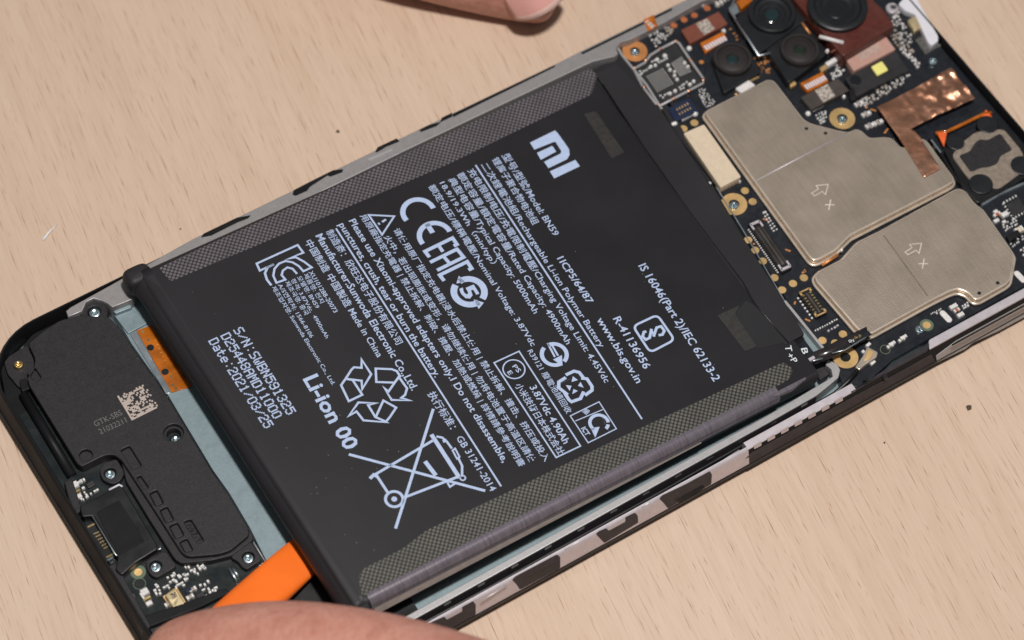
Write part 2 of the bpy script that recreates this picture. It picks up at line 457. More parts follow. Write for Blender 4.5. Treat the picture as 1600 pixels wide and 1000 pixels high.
rim = sweep('frame_rim', [(1.7, .85), (.55, .9), (.18, 1.15), (.05, 1.6), (.05, 2.2), (.28, 2.5), (.85, 5.0), (1.05, 5.35), (1.2, 5.5), (1.36, 5.5), (1.42, 5.35), (1.45, 1.3)], 'plastic2', phone)
# thin seam line round the frame
sweep('frame_seam', [(.02, 2.02), (-.03, 2.08), (-.03, 2.2), (.05, 2.28)], 'stain', rim)
plate('midframe_plate', rrect(1.8), 1.12, 1.5, 'plate', phone)

# lower long side: sloped magnesium wall with dark inserts
SL = Frame((0, .18, 2.35), (1, 0, 0), (0, .62, 2.65))          # the sloped outer face
def slope_plate(name, px, m, parent, t0=.0, t1=.09, r=.25):
    return plate(name, rnd([SL.p(a, b) for a, b in px], r), t0, t1, m, parent, frame=SL, bev=.03)
xa = P(560, 1040, 2.4)[0]; xb = P(1164, 712, 3)[0]
def wall_profile(name, x0, x1, prof, m, parent):
    n = len(prof); vs = [(x0, y, z) for y, z in prof]+[(x1, y, z) for y, z in prof]
    fs = [(i+n, i, i+1, i+1+n) for i in range(n-1)]+[tuple(range(n)), tuple(range(n, 2*n))[::-1]]
    return raw(name, vs, fs, m, parent)
wall = wall_profile('side_wall', 20, xb, [(.14, 2.3), (.13, 2.42), (.78, 5.08), (.98, 5.42), (1.2, 5.56), (1.4, 5.56), (1.47, 5.4), (1.5, 1.6)], 'lilac', phone)
xe = P(1337, 608, 5.5)[0]
wall_profile('side_wall_ledge', xb, xe, [(.98, 5.2), (.96, 5.42), (1.25, 5.57), (2.2, 5.57), (2.3, 5.3), (2.3, 1.6)], 'lilac', phone)
ins = [[(654, 986), (660, 978), (694, 963), (698, 968), (722, 955), (722, 948), (739, 939), (743, 944), (743, 960), (672, 999)],
       [(800, 906), (804, 901), (870, 866), (875, 870), (875, 887), (812, 921), (806, 912)],
       [(931, 834), (935, 830), (947, 825), (951, 829), (977, 815), (977, 808), (992, 801), (996, 805), (997, 816), (944, 848), (938, 842)],
       [(1030, 779), (1034, 774), (1072, 756), (1100, 741), (1109, 736), (1112, 741), (1111, 756), (1043, 794), (1037, 786)]]
for i, q in enumerate(ins):
    o = slope_plate('side_insert', q, 'purple_plastic', wall)
slope_plate('insert_slot', [(816, 907), (864, 881), (866, 885), (820, 911)], 'black', wall, .09, .12, .1)
slope_plate('insert_slot', [(1055, 781), (1098, 757), (1101, 761), (1062, 785)], 'plastic2', wall, .09, .16, .1)
for cx, cy, r in ((680, 987, 2.6), (1056, 780, 2.5)):
    u = SL.p(cx, cy); plate('insert_hole', circle(u[0], u[1], r/9.5, 20), .09, .14, 'black', wall, frame=SL)
for t in range(7):                                             # square tabs hanging from the ledge
    x = 1183+t*21.2; y = 692-t*11.7
    q = [(x-6, y+3.5), (x+6, y-3), (x+6.5, y+3.5), (x-5, y+9.5)]
    slope_plate('wall_tab', q, 'lilac', wall, .0, .1, .1)
# brighter machined lands along the wall top
for a, b in (((752, 942), (792, 917)), ((882, 862), (926, 835)), ((1002, 796), (1025, 781)), ((1116, 731), (1155, 706))):
    A, B = P(a[0], a[1]-2, 5.3), P(b[0], b[1]-2, 5.3)
    tube('machined_land', [(A[0], A[1], 5.42), (B[0], B[1], 5.42)], .12, 'lilac', wall)
# inner rail, groove and antenna cable
railz = 4.1
ra = [P(640, 971.5, railz), P(1200, 661, railz), P(1276, 618, railz)]; rb = [P(640, 959.5, railz), P(1200, 648.5, railz), P(1268, 608, railz)]
def ext(a, b, t): return (a[0]+(b[0]-a[0])*t, a[1]+(b[1]-a[1])*t)
rl = [ext(ra[0], ra[1], -.45), ra[1], ra[2], P(1296, 602, railz), P(1310, 590, railz), P(1313, 578, railz), P(1308, 568, railz), P(1294, 562, railz), P(1290, 570, railz), P(1299, 577, railz), P(1301, 588, railz), P(1292, 594, railz), rb[2], rb[1], ext(rb[0], rb[1], -.45)]
plate('inner_rail', rl, 1.45, railz, 'silver', phone, bev=.1)
gq = [ext(ra[0], ra[1], -.4), ra[1], ra[2]]
gside = [(p[0], p[1]-.02) for p in gq]
vs = []; 
for p in gside: vs += [(p[0], p[1]-.05, railz-.15), (p[0]-.2, p[1]-.28, 2.4)]
raw('rail_side', vs, [(0, 1, 3, 2), (2, 3, 5, 4)], 'purple_plastic', phone)
for k in range(13):                                            # small metal clips on the rail's outer side
    t = (k*1.0)/12.5
    a = Vector(ext(ra[0], ra[2], t)); b = Vector(ext(ra[0], ra[2], t+.016))
    raw('rail_clip', [(a.x, a.y-.12, railz-.28), (b.x, b.y-.12, railz-.28), (b.x-.05, b.y-.22, railz-.72), (a.x-.05, a.y-.22, railz-.72)], [(3, 2, 1, 0)], 'silver', phone)
plate('groove_floor', [(20, 1.76), (112, 1.76), (112, 5.2), (20, 5.2)], 1.4, 1.62, 'black', phone) if False else plate('groove_floor', [(25, 1.78)]+[(104, 1.78)]+[(p[0], p[1]+.1) for p in (ra[2], ra[1], ext(ra[0], ra[1], -.4))], 1.4, 1.9, 'black', phone)
cab = [P(*q, 3.0) for q in ((560, 1031), (640, 985), (760, 920), (900, 842), (1040, 764), (1180, 684), (1270, 634))]
cab = [(x, y, 2.9) for x, y in cab]+[(*P(1304, 615, 3.6), 3.6), (*P(1324, 597, 4.3), 4.3), (*P(1340, 579, 4.7), 4.7)]
tube('antenna_cable', cab, .34, 'black', phone)

# upper long side: silver wall with dark patches on its outer edge
zt = 5.62
uo = [(103, 486), (110, 480), (175, 444), (300, 374), (640, 209), (872, 98), (907, 80), (1040, 15), (1140, -34)]
ui = [(1140, -12), (1096, 2), (1040, 34), (984, 62), (969, 66), (963, 76), (966, 84), (960, 88), (926, 96), (640, 232), (440, 330), (226, 436), (206, 468), (176, 480), (168, 474), (160, 470), (146, 466), (134, 472), (128, 486), (107, 495)]
uw = plate('upper_wall', PL(uo+ui, zt), 1.5, zt, 'silver_shaded', phone, bev=.12)
dark = [[(314, 371), (318, 365), (370, 340), (392, 336), (388, 341), (372, 347), (330, 368)],
        [(457, 304), (459, 297), (482, 285), (520, 266), (536, 264), (535, 269), (516, 276), (512, 274), (484, 292), (480, 298), (462, 306)],
        [(586, 237), (590, 230), (620, 216), (624, 221), (604, 229), (589, 238)], [(655, 203), (670, 195), (690, 190), (682, 197), (658, 206)],
        [(688, 191), (690, 184), (706, 176), (707, 182)], [(707, 178), (868, 101), (866, 105), (708, 183)], [(908, 82), (1050, 12), (1050, 16), (910, 85)]]
for q in dark: plate('edge_patch', PL(q, zt+.04), zt-.02, zt+.04, 'plastic2', uw)
plate('orange_label', PL([(1005, 31), (1021, 23), (1028, 41), (1013, 49)], zt+.1), zt-.05, zt+.1, 'flex', uw, bev=.03)
put_text('orange_label_text', '105', P(1010, 33, zt+.1), P(1021, 43, zt+.1), .8, 'ink2', uw, zt+.11, .01)
plate('edge_clip', rnd(PL([(575, 248), (612, 232), (613, 236), (577, 252)], zt+.1), .1), zt-.02, zt+.1, 'silver', uw)

# ------------------------------------------------------------------ loudspeaker block at the bottom end
ZS = 5.3
def obround(px, py, L, W, ang=0.0, n=8, z=ZS):
    c = P(px, py, z); out = []
    for s, a0 in ((1, -90), (-1, 90)):
        for i in range(n+1):
            a = math.radians(a0+180*i/n); out.append((s*(L-W)/2+W/2*math.cos(a), W/2*math.sin(a)))
    ca, sa = math.cos(ang), math.sin(ang)
    return [(c[0]+x*ca-y*sa, c[1]+x*sa+y*ca) for x, y in out]
S_out = [(44, 537), (65, 519), (92, 501), (107, 497), (125, 493), (134, 493), (150, 494), (164, 492), (173, 497), (190, 516), (205, 540), (260, 617), (332, 737), (357, 772), (389, 826), (389, 836), (360, 860), (341, 866), (294, 870), (284, 864), (243, 800), (190, 719), (178, 710), (164, 711), (128, 729), (121, 725), (46, 603), (42, 590), (52, 578), (55, 560)]
slots = [[(188, 703), (202, 696), (222, 728), (208, 734)], [(213, 746), (219, 742), (233, 762), (226, 766)], [(233, 771), (245, 765), (256, 786), (243, 791)],
         [(249, 797), (261, 791), (272, 812), (259, 817)], [(264, 822), (277, 816), (288, 836), (274, 842)], [(280, 847), (292, 841), (302, 860), (289, 863)], [(287, 815), (298, 811), (319, 845), (309, 850)]]
c0 = P(271, 676, ZS); c1 = P(134, 711, ZS)
holes = [rnd(PL(q, ZS), .35) for q in slots]+[circle(*c0, 1.45), circle(*c1, .95, 24), obround(54, 585, 2.3, 1.25, math.radians(92))]
spk = plate('speaker_block', rnd(PL(S_out, ZS), .5, 3), 4.55, ZS, 'plastic', phone, holes, bev=.14)
spk['label'] = 'matt black loudspeaker block with slots and a pale data code'
# floor under the recesses (with the screw well left open)
plate('speaker_base', rnd(PL(S_out, ZS), .5, 3), 1.5, 4.62, 'plastic', spk, [circle(*c0, 1.05)], off=-.05)
for q, dz in zip(slots, (0, -1, .38, .38, .38, .38, -1)):
    if dz > 0: plate('slot_pad', rnd([ext(p, (sum(a for a, b in PL(q, ZS))/4, sum(b for a, b in PL(q, ZS))/4), .1) for p in PL(q, ZS)], .3), 4.6, 4.6+dz+.1, 'plastic', spk, bev=.1)
ledge = [(176, 702), (192, 706), (395, 831), (396, 843), (362, 869), (330, 877), (283, 881), (272, 874), (232, 811), (196, 752), (190, 744), (186, 722), (178, 713), (160, 713)]
plate('lower_ledge', rnd(PL([(188, 716), (205, 712), (300, 780), (395, 833), (396, 843), (362, 868), (330, 876), (283, 880), (273, 874), (234, 813), (197, 752)], 4.5), .4), 1.5, 4.5, 'plastic', spk, bev=.15)
plate('bottom_bed', rnd([(1.8, 60), (17, 60), (19, 66), (18, 73.4), (10, 73.4), (4, 70), (1.8, 66)], .6), 1.5, 3.0, 'plastic2', spk)
# bottom long ridge beside the block
r0, r1 = P(36, 614, 4.2), P(112, 741, 4.2)
tube('round_ridge', [(r0[0], r0[1], 3.75), (r1[0], r1[1], 3.75)], .75, 'plastic2', spk, n=16)
plate('ridge_bed', [(1.42, 34), (1.42, 65), (3.3, 70.7), (7.5, 71.5), (12, 60), (12, 48), (9, 38), (6, 34)], 1.5, 3.2, 'plastic2', spk, bev=.1)
plate('corner_pocket', rnd(PL([(6, 566), (14, 556), (42, 539), (54, 553), (53, 574), (42, 588), (46, 600), (30, 606), (12, 585)], 3.9), .4), 1.5, 3.9, 'plastic', spk, bev=.1)
plate('pocket_pad', rnd(PL([(30, 594), (40, 590), (48, 606), (34, 612)], 4.4), .2), 3.5, 4.4, 'plastic2', spk, bev=.1)
def screw(px, py, z, r, parent, m='screw', name='screw'):
    """pan head screw with a cross recess"""
    cx, cy = P(px, py, z)
    n = 28; prof = [(r, z-.5), (r, z-.18), (r*.86, z-.04), (r*.6, z)]
    vs, fs = [], []
    for rr, zz in prof:
        for i in range(n):
            a = 2*math.pi*i/n; vs.append((cx+rr*math.cos(a), cy+rr*math.sin(a), zz))
    for k in range(3):
        for i in range(n): j = (i+1) % n; fs.append((k*n+i, k*n+j, (k+1)*n+j, (k+1)*n+i))
    k = len(vs); a0 = .5
    for i in range(n):
        a = 2*math.pi*i/n; rr = r*.6*(1 if abs(math.cos(2*(a-a0))) < .72 else .72)
        vs.append((cx+rr*.75*math.cos(a), cy+rr*.75*math.sin(a), z-.02 if abs(math.cos(2*(a-a0))) < .72 else z-.28))
    for i in range(n): j = (i+1) % n; fs.append((3*n+i, 3*n+j, k+j, k+i))
    vs.append((cx, cy, z-.38)); c = len(vs)-1
    for i in range(n): fs.append((k+i, k+(i+1) % n, c))
    o = raw(name, vs, fs, m, parent, smooth=True); bpy_autosmooth(o, 40)
    return o
# screw boss next to the silver wall
cb = P(147, 487, 5.1); plate('screw_boss', circle(*cb, 2.05, 36), 1.5, 5.1, 'plastic', spk, [circle(*cb, 1.0, 28)], bev=.15)
screw(148, 488, 4.85, .92, spk)
screw(275, 687, 3.9, .95, spk)
screw(29, 569, 4.5, .72, spk, 'bright_gold')
tab1 = [(155, 736), (160, 724), (182, 716), (195, 738), (189, 751), (176, 757), (160, 750)]
tab2 = [(227, 876), (258, 860), (277, 884), (245, 903), (236, 899), (229, 888)]
tab3 = [(359, 871), (389, 841), (410, 874), (386, 890), (378, 886), (371, 876)]
for q, s in ((tab1, (172, 741)), (tab2, (243, 886)), (tab3, (388, 872))):
    c = P(s[0], s[1]-2, 4.3); plate('screw_tab', rnd(PL(q, 4.3), .6), 3.3, 4.3, 'plastic', spk, [circle(*c, .88, 28)], bev=.12)
    screw(s[0], s[1], 3.95, .8, spk)
# data code and its text on the block
def data_code(name, px, n, z, m, parent, fill=.52, solid=True):
    A, B, Cc, D = [Vector(P(a, b, z)) for a, b in px]
    it = []; e = (B-A).length/n; an = math.atan2((B-A).y, (B-A).x)
    for i in range(n):
        for j in range(n):
            on = random.random() < fill
            if solid and (j == n-1 or i == 0): on = True
            if solid and (j == 0 and i % 2): on = False
            if solid and (i == n-1 and j % 2): on = False
            if on:
                u, v = (i+.5)/n, (j+.5)/n; q = A*(1-u)*(1-v)+B*u*(1-v)+Cc*u*v+D*(1-u)*v
                it.append((q.x, q.y, e*1.12, (D-A).length/n*1.12, z+.004, z+.012, an))
    return boxes(name, it, m, parent)
data_code('data_code', [(183, 619), (226, 600), (248, 636), (206, 657)], 18, ZS, 'laser', spk, .5)
put_text('marking_text', 'GTK-SBS', P(147, 663, ZS), P(190, 644, ZS), .95, 'laser_dim', spk, ZS+.01, 0)
put_text('marking_text', '21032211', P(155, 675, ZS), P(197, 656, ZS), .95, 'laser_dim', spk, ZS+.01, 0)
put_text('mould_text', '097-1', P(293, 820, 4.7), P(312, 844, 4.7), .85, 'plastic2', spk, 4.7, 0)

# ------------------------------------------------------------------ lower circuit board and charging socket
sub = plate('charging_board', rnd([(1.9, 6), (22, 6)]+PL([(424, 892), (388, 832), (356, 778), (260, 622), (205, 545)], 3.3)+[(12, 62), (1.9, 62)], .5), 1.5, 3.3, 'pcb_green', phone, bev=.08)
ZB = 3.3
usb = plate('charging_socket', rnd(PL([(124, 791), (186, 758), (193, 762), (246, 852), (246, 858), (212, 879), (190, 899), (180, 890), (184, 870), (146, 806), (128, 808)], 4.9), .35), 3.0, 4.9, 'black', phone, bev=.18)
plate('socket_lid', rnd(PL([(150, 800), (186, 781), (226, 846), (186, 868)], 5.02), .5), 4.8, 5.02, 'plastic2', usb, bev=.06)
plate('socket_tongue', rnd(PL([(122, 826), (148, 812), (182, 868), (160, 880)], 3.9), .2), 1.5, 3.9, 'black', usb, bev=.05)
e0, e1 = P(145, 805, 4.9), P(181, 865, 4.9)
tube('socket_lip', [(e0[0]-.1, e0[1], 4.8), (e1[0]-.1, e1[1], 4.8), (e1[0]+.3, e1[1]-.9, 4.4)], .13, 'steel', usb)
ang_u = math.atan2(P(150, 817, 4)[1]-P(136, 824, 4)[1], P(150, 817, 4)[0]-P(136, 824, 4)[0])
def pin(ax, ay, bx, by, w, z=3.98):
    A, B = Vector(P(ax, ay, z)), Vector(P(bx, by, z)); d = B-A
    return boxes('contact_pin', [((A.x+B.x)/2, (A.y+B.y)/2, d.length, w, 3.85, z, math.atan2(d.y, d.x))], 'bright_gold', usb)
pin(136, 824, 150, 817, .26)
for i in range(6): pin(145.5+i*3.1, 834.5+i*4.6, 157+i*2.6, 829.5+i*4.6, .17)
pin(165, 871, 178, 865, .26)
boxes('socket_clip', [(*P(172, 873, 4), 1.0, .2, 3.6, 4.0, ang_u)], 'steel', usb)
wire = PL([(170, 764), (186, 756), (191, 759)], 5.0)
tube('glue_bead', [(x, y, 4.7) for x, y in wire], .16, 'white_plastic', usb)
tube('glue_bead', [(*P(243, 859, 4.2), 4.0), (*P(251, 857, 4.2), 4.1), (*P(250, 853, 4.2), 4.1)], .17, 'steel', usb)
# contact pads
def pad(px, py, r, z, m, parent, name='contact_pad', halo=None):
    c = P(px, py, z)
    if halo: plate('pad_ring', circle(*c, halo, 30), z-.02, z+.006, 'halo', parent)
    return plate(name, circle(*c, r, 28), z-.02, z+.016, m, parent)
pad(216, 894, .58, ZB, 'gold', sub, halo=1.1)
c = P(218, 912, ZB)
plate('pad_ring', circle(*c, .92, 30), ZB-.02, ZB+.01, 'halo', sub, [circle(*c, .82, 30)])
plate('pad_hole', circle(*c, .62, 24), ZB-.02, ZB+.02, 'black', sub)
def part_box(name, px, z0, z1, m, parent, bev=.08, r=.15): return block(name, px, z0, z1, m, parent, bev, r)
mic = part_box('microphone_can', [(257, 929), (275, 919), (290, 943), (272, 953)], ZB, ZB+1.0, 'mic_gold', sub, .18, .3)
part_box('microphone_base', [(254, 932), (276, 917), (293, 945), (272, 957)], ZB, ZB+.14, 'gold', sub, .03)
data_code('microphone_code', [(265, 928.5), (273.5, 924.5), (278, 932), (269.5, 936)], 8, ZB+1.01, 'chip', sub, .6, False)
boxes('microphone_code', [(*P(275, 939+k*3.2, ZB+1.0), .8, .09, ZB+1.0, ZB+1.008, .45) for k in range(2)], 'stain', sub)
def comp(px, py, L, W, H, z, parent, body='ceramic', end='solder', ang=0.0, name='capacitor'):
    """chip component: body with two soldered ends"""
    cx, cy = P(px, py, z+H)
    o = boxes(name, [(cx, cy, L*.5, W, z, z+H*.94, ang)], body, parent)
    me = o.data; me.materials.append(M[end]); c, s = math.cos(ang), math.sin(ang)
    bm = bmesh.new(); bm.from_mesh(me)
    for sg in (-1, 1):
        vv = []
        for zz, f in ((z, 1.0), (z+H, .84)):
            for a, b in ((-1, -1), (1, -1), (1, 1), (-1, 1)):
                x, y = sg*L*.36+a*L*.15*f, b*W*.54*f; vv.append(bm.verts.new(((cx+x*c-y*s)*MM, (cy+x*s+y*c)*MM, zz*MM)))
        for f in BOXF:
            q = bm.faces.new([vv[i] for i in f]); q.material_index = 1
    bm.to_mesh(me); bm.free()
    return o
def spring(px, py, z, parent):
    """spring contact: two pale tabs and a gold bridge"""
    s = boxes('spring_contact', [(*P(px-3, py-10, z+.4), 1.2, 1.1, z, z+.4, .0), (*P(px+4, py+8, z+.35), 1.0, .7, z, z+.35, .0), (*P(px-6, py-2, z+.3), .35, 1.6, z, z+.3, 0)], 'white_comp', parent)
    boxes('spring_bridge', [(*P(px+1, py, z+.5), 1.15, .42, z, z+.5, 0)], 'bright_gold', s)
    return s
spring(229, 934, ZB, sub); spring(119, 767, ZB, sub)
# tiny parts of the lower board
tiny = [(267, 882), (244, 914), (249, 922), (242, 922), (246, 916), (250, 927), (244, 927), (257, 917), (261, 915), (264, 918), (266, 909), (271, 906), (274, 907), (262, 902), (270, 899), (272, 896), (279, 899), (281, 901), (276, 909), (277, 914), (275, 917), (281, 912), (285, 910), (289, 905), (292, 904), (287, 914), (289, 898), (293, 897), (287, 897), (290, 886), (295, 886), (299, 891), (304, 893), (309, 884), (312, 888), (304, 889), (309, 896), (316, 884), (320, 887), (313, 914), (320, 913), (325, 908), (318, 921), (326, 920), (328, 925), (330, 929), (336, 922), (337, 918), (322, 931), (333, 922), (318, 886), (339, 926), (122, 754), (127, 751), (131, 749), (125, 752), (130, 762), (132, 769), (135, 773), (142, 771), (148, 767), (152, 765), (136, 776), (130, 780), (127, 779), (109, 755), (113, 765), (208, 930), (209, 933)]
boxes('tiny_components', [(*P(x, y, ZB+.3), random.uniform(.28, .6), random.uniform(.25, .42), ZB, ZB+.3, random.choice((0, math.pi/2))) for x, y in tiny], 'solder', sub, 'stuff')
for x, y in ((297, 932), (301, 920), (263, 934+9)): comp(x, y, 1.1, .6, .4, ZB, sub, ang=.0)
for q in ([(289, 922), (297, 917), (300, 921), (292, 927)], [(298, 941), (305, 936), (308, 941), (301, 946)]): part_box('navy_component', q, ZB, ZB+.45, 'blue_comp', sub, .05)
part_box('small_chip', [(306, 930), (316, 924), (321, 932), (311, 938)], ZB, ZB+.4, 'chip_dark', sub, .05)
part_box('small_chip', [(134, 756), (145, 750), (149, 757), (138, 763)], ZB, ZB+.45, 'chip_dark', sub, .05)
for a, b in (((358, 888), (370, 907)), ((364, 888), (372, 900))): tube('spring_clip', [(*P(*a, 3.8), 3.7), (*P(*b, 3.8), 3.7)], .22, 'steel', sub)
for x, y in ((389, 901), (393, 899), (397, 896), (411, 881), (407, 884)): boxes('gold_solder', [(*P(x, y, 3.5), .35, .35, 3.3, 3.5, 0)], 'solder', sub)
tube('board_trace', [(*P(298, 905, ZB), ZB), (*P(310, 908, ZB), ZB), (*P(330, 896, ZB), ZB)], .05, 'plastic', sub)
boxes('gold_solder', [(*P(335, 935, 3.4), .3, .5, 3.3, 3.45, .2)], 'copper_ring', sub)
plate('board_edge_wall', rnd(PL([(226, 962), (300, 937), (352, 918), (360, 925), (310, 950), (232, 980)], 4.3), .4), 1.5, 4.3, 'plastic2', phone, bev=.15)
# left wall: raised inner lip with a stepped outline
plate('bottom_wall_lip', rnd(PL([(100, 752), (113, 748), (131, 800), (122, 812), (112, 790)], 4.4)[:2]+PL([(128, 796), (118, 805), (106, 776)], 4.4), .3), 1.5, 4.4, 'plastic', phone, bev=.15)
plate('bottom_wall_lip', rnd(PL([(166, 884), (182, 880), (236, 978), (222, 990)], 4.4), .3), 1.5, 4.4, 'plastic', phone, bev=.15)

# ------------------------------------------------------------------ metal strip and flex beside the battery
plate('bay_end_plate', PL([(174, 484), (190, 510), (206, 538), (261, 615), (333, 735), (358, 770), (390, 824), (414, 872), (417, 877)], 3.2)+[(33, 22), (33, 71.5)], 1.5, 3.2, 'plate', phone, bev=.05)
plate('bay_corner_pad', [(17, 4.3), (36, 4.3), (36, 22), (20.5, 17)], 1.5, 2.7, 'black', phone, bev=.08)
plate('plate_step', rnd(PL([(169, 474), (196, 462), (206, 480), (180, 490)], 4.4), .2), 1.5, 4.4, 'plate', phone, bev=.1)
stp = plate('plate_step', rnd(PL([(177, 491), (204, 480), (230, 505), (200, 521)], 3.6), .2), 1.5, 3.6, 'plate', phone, bev=.08)
plate('ribbed_strip', PL([(203, 522), (212, 517), (268, 612), (260, 616)], 3.4), 1.5, 3.4, 'steel', phone, bev=.05)
fx = plate('battery_flex', PL([(213, 516), (238, 508), (300, 604), (268, 613)], 3.4), 3.1, 3.4, 'flex', phone, bev=.03)
for x, y, r in ((235, 543, .55), (258, 581, .55)): plate('flex_hole', circle(*P(x, y, 3.41), r, 20), 3.3, 3.415, 'pcb_green', fx)
for x, y in ((232, 531), (267, 588), (223, 518), (270, 602), (275, 607)): boxes('flex_pad', [(*P(x, y, 3.42), .5, .5, 3.3, 3.42, .6)], 'bright_gold', fx)
for k in range(6): boxes('flex_trace', [(*P(243+k*3, 532+k*6.2, 3.42), .3, .1, 3.3, 3.415, 0)], 'gold', fx)
tube('plate_edge_line', [(*P(383, 826, 3.3), 3.2), (*P(416, 880, 3.3), 3.2)], .12, 'silver', phone)

# ------------------------------------------------------------------ main circuit board
ZM = 4.0
bl = PL([(972, 84), (985, 62), (1042, 34), (1100, 6)], ZM)+[(128, 74), (158, 73), (159.5, 60), (159.5, 12), (150, 5.0)]+PL([(1600, 447), (1452, 529), (1395, 562), (1345, 606), (1318, 600), (1298, 560), (1234, 476), (1118, 292), (1062, 240), (1052, 168)], ZM)
board = plate('main_board', bl, 1.6, ZM, 'pcb', phone, bev=.06)
# divider between battery bay and board
def ridge(name, px, w, z0, z1, m):
    pts = [(*P(a, b, z1), z1) for a, b in px]
    polys = [([p[:2] for p in pts], w, False)]
    vs, fs = stroke_mesh(polys, [], z1); n = len(vs)
    vs2 = vs+[(v[0], v[1], z0) for v in vs]; k = len(pts)
    for i in range(k-1):
        a, b = 2*i, 2*i+2
        fs += [(a, b, b+n, a+n), (b+1, a+1, a+1+n, b+1+n)]
    fs += [(0, 1, 1+n, n), (2*k-1, 2*k-2, 2*k-2+n, 2*k-1+n)]
    return raw(name, vs2, fs, m, phone)
plate('bay_head_wall', PL([(926, 110), (958, 90), (970, 88), (1050, 172), (1116, 294), (1222, 474), (1250, 512), (1225, 530), (1000, 215)], 4.25), 1.5, 4.25, 'label', phone)
ridge('divider_wall', [(964, 72), (972, 86), (1010, 132), (1034, 170)], .34, 1.5, 4.7, 'silver')
ridge('divider_wall', [(1034, 170), (1060, 214), (1120, 292)], .16, 1.5, 4.5, 'plastic2')
ridge('divider_wall', [(1118, 290), (1160, 358), (1226, 470)], .16, 1.5, 4.45, 'steel')
ridge('divider_wall', [(1226, 470), (1236, 482), (1262, 514), (1296, 556)], .42, 1.5, 4.7, 'silver')
plate('bay_step', rnd(PL([(1238, 488), (1262, 518), (1288, 556), (1272, 562), (1246, 520)], 3.4), .2), 1.5, 3.4, 'plate', phone, bev=.1)

def ring_pad(px, py, ro, ri, m, parent, scr=True, z=ZM):
    c = P(px, py, z+.03)
    o = plate('screw_ring', circle(*c, ro, 44), z-.02, z+.03, m, parent, [circle(*c, ri, 30)])
    plate('screw_well', circle(*c, ri*1.02, 28), z-.03, z+.012, 'black', parent)
    if scr: screw(px, py+1, z+.3, ri*.92, parent)
    return o
ring_pad(992, 80, 2.02, .8, 'copper_ring', board); ring_pad(1147, 319, 2.05, .85, 'gold', board)
ring_pad(1316, 185, 2.05, .85, 'gold', board); ring_pad(1321, 558, 1.95, .8, 'gold', board, False)
for x, y in ((1068, 201), (1085, 192), (1164, 298), (1176, 315), (1169, 375), (1180, 391), (1192, 408), (1210, 434), (1222, 453), (1239, 443), (1256, 434), (1285, 532), (1305, 536), (1317, 522)):
    pad(x, y, .63, ZM, 'gold', board)
for x, y in ((1053, 40), (1069, 31), (1085, 24), (1105, 13)): pad(x, y, .55, ZM, 'dull_copper', board)
pad(1096, 97, .38, ZM, 'copper_ring', board); pad(1448, 508, .62, ZM, 'gold', board, halo=1.05)
screw(1437, 514, ZM+.25, .72, board); screw(1458, 95, ZM+.5, .75, board)
c = P(1383, 546, ZM); plate('board_hole', circle(*c, .62, 24), ZM-.02, ZM+.02, 'black', board)
plate('pad_ring', circle(*c, .8, 28), ZM-.02, ZM+.008, 'halo', board, [circle(*c, .7, 28)])
for x, y, L, a in ((1062, 214, 1.0, .9), (1196, 343, .9, -.95), (1231, 391, .9, -.95), (1256, 425, .8, 0), (1262, 500, .9, -1), (1242, 473, .6, .7), (1257, 423, .5, .5), (1385, 204, 1.1, .4), (1365, 172, 1.1, -.9), (1354, 168, .4, 0), (1178, 381, .35, 0)):
    boxes('copper_mark', [(*P(x, y, ZM+.02), L, .32, ZM-.01, ZM+.03, a)], 'copper_ring', board)

# shield cans
up_out = [(1102, 177), (1105, 172), (1200, 124), (1209, 126), (1214, 132), (1256, 187), (1267, 193), (1310, 204), (1326, 207), (1338, 201), (1347, 205), (1358, 216), (1384, 214), (1394, 216), (1406, 229), (1412, 231), (1440, 216), (1448, 220), (1490, 277), (1490, 284), (1480, 290), (1328, 368), (1304, 392), (1280, 405), (1271, 407), (1265, 402)]
lo_out = [(1273, 432), (1280, 423), (1317, 404), (1341, 377), (1376, 360), (1494, 295), (1502, 295), (1510, 300), (1522, 317), (1536, 327), (1580, 390), (1585, 398), (1578, 438), (1572, 444), (1531, 467), (1523, 468), (1511, 456), (1497, 451), (1484, 455), (1454, 470), (1362, 521), (1350, 522), (1340, 514), (1276, 440)]
def shield(name, px, m, label, ztop):
    o = plate(name, rnd(PL(px, ztop), .5, 4), ztop-.5, ztop, m, phone, bev=.3, seg=4, smooth=True)
    bpy_autosmooth(o, 40)
    o['label'] = label
    plate('shield_wall', rnd(PL(px, ztop), .5, 4), ZM-.3, ztop-.45, 'fence', o, off=-.02)
    q = rnd(PL(px, ztop), .6, 5); cx_, cy_ = sum(p[0] for p in q)/len(q), sum(p[1] for p in q)/len(q)
    def inset(pts, d):
        out = []; N = len(pts)
        for i in range(N):
            a, b = Vector(pts[i-1]), Vector(pts[(i+1) % N]); t = (b-a).normalized(); out.append((pts[i][0]+t.y*d*SGN, pts[i][1]-t.x*d*SGN))
        return out
    ar = sum(q[i-1][0]*q[i][1]-q[i][0]*q[i-1][1] for i in range(len(q))); SGN = 1 if ar > 0 else -1
    tube('shield_lip', [(x, y, ZM+.4) for x, y in inset(q, .22)], .24, 'bead', o, n=10, closed=True)
    tube('lid_edge_highlight', [(x, y, ztop-.2) for x, y in inset(q, -.12)], .19, 'bead', o, n=10, closed=True)  # added bar, its bright metal paints the highlight on the lid bevel
    return o
ZU, ZL = 5.5, 5.4
su = shield('shield_can', up_out, 'shield', 'upper plain nickel shield can with one pressed ridge', ZU)
sl = shield('shield_can', lo_out, 'shield_dots', 'lower nickel shield can with fine dimples', ZL)
a, b = P(1178, 284, ZU), P(1324, 207, ZU)
tube('pressed_ridge', [(a[0], a[1], ZU-.02), (b[0], b[1], ZU-.02)], .1, 'lilac', su)
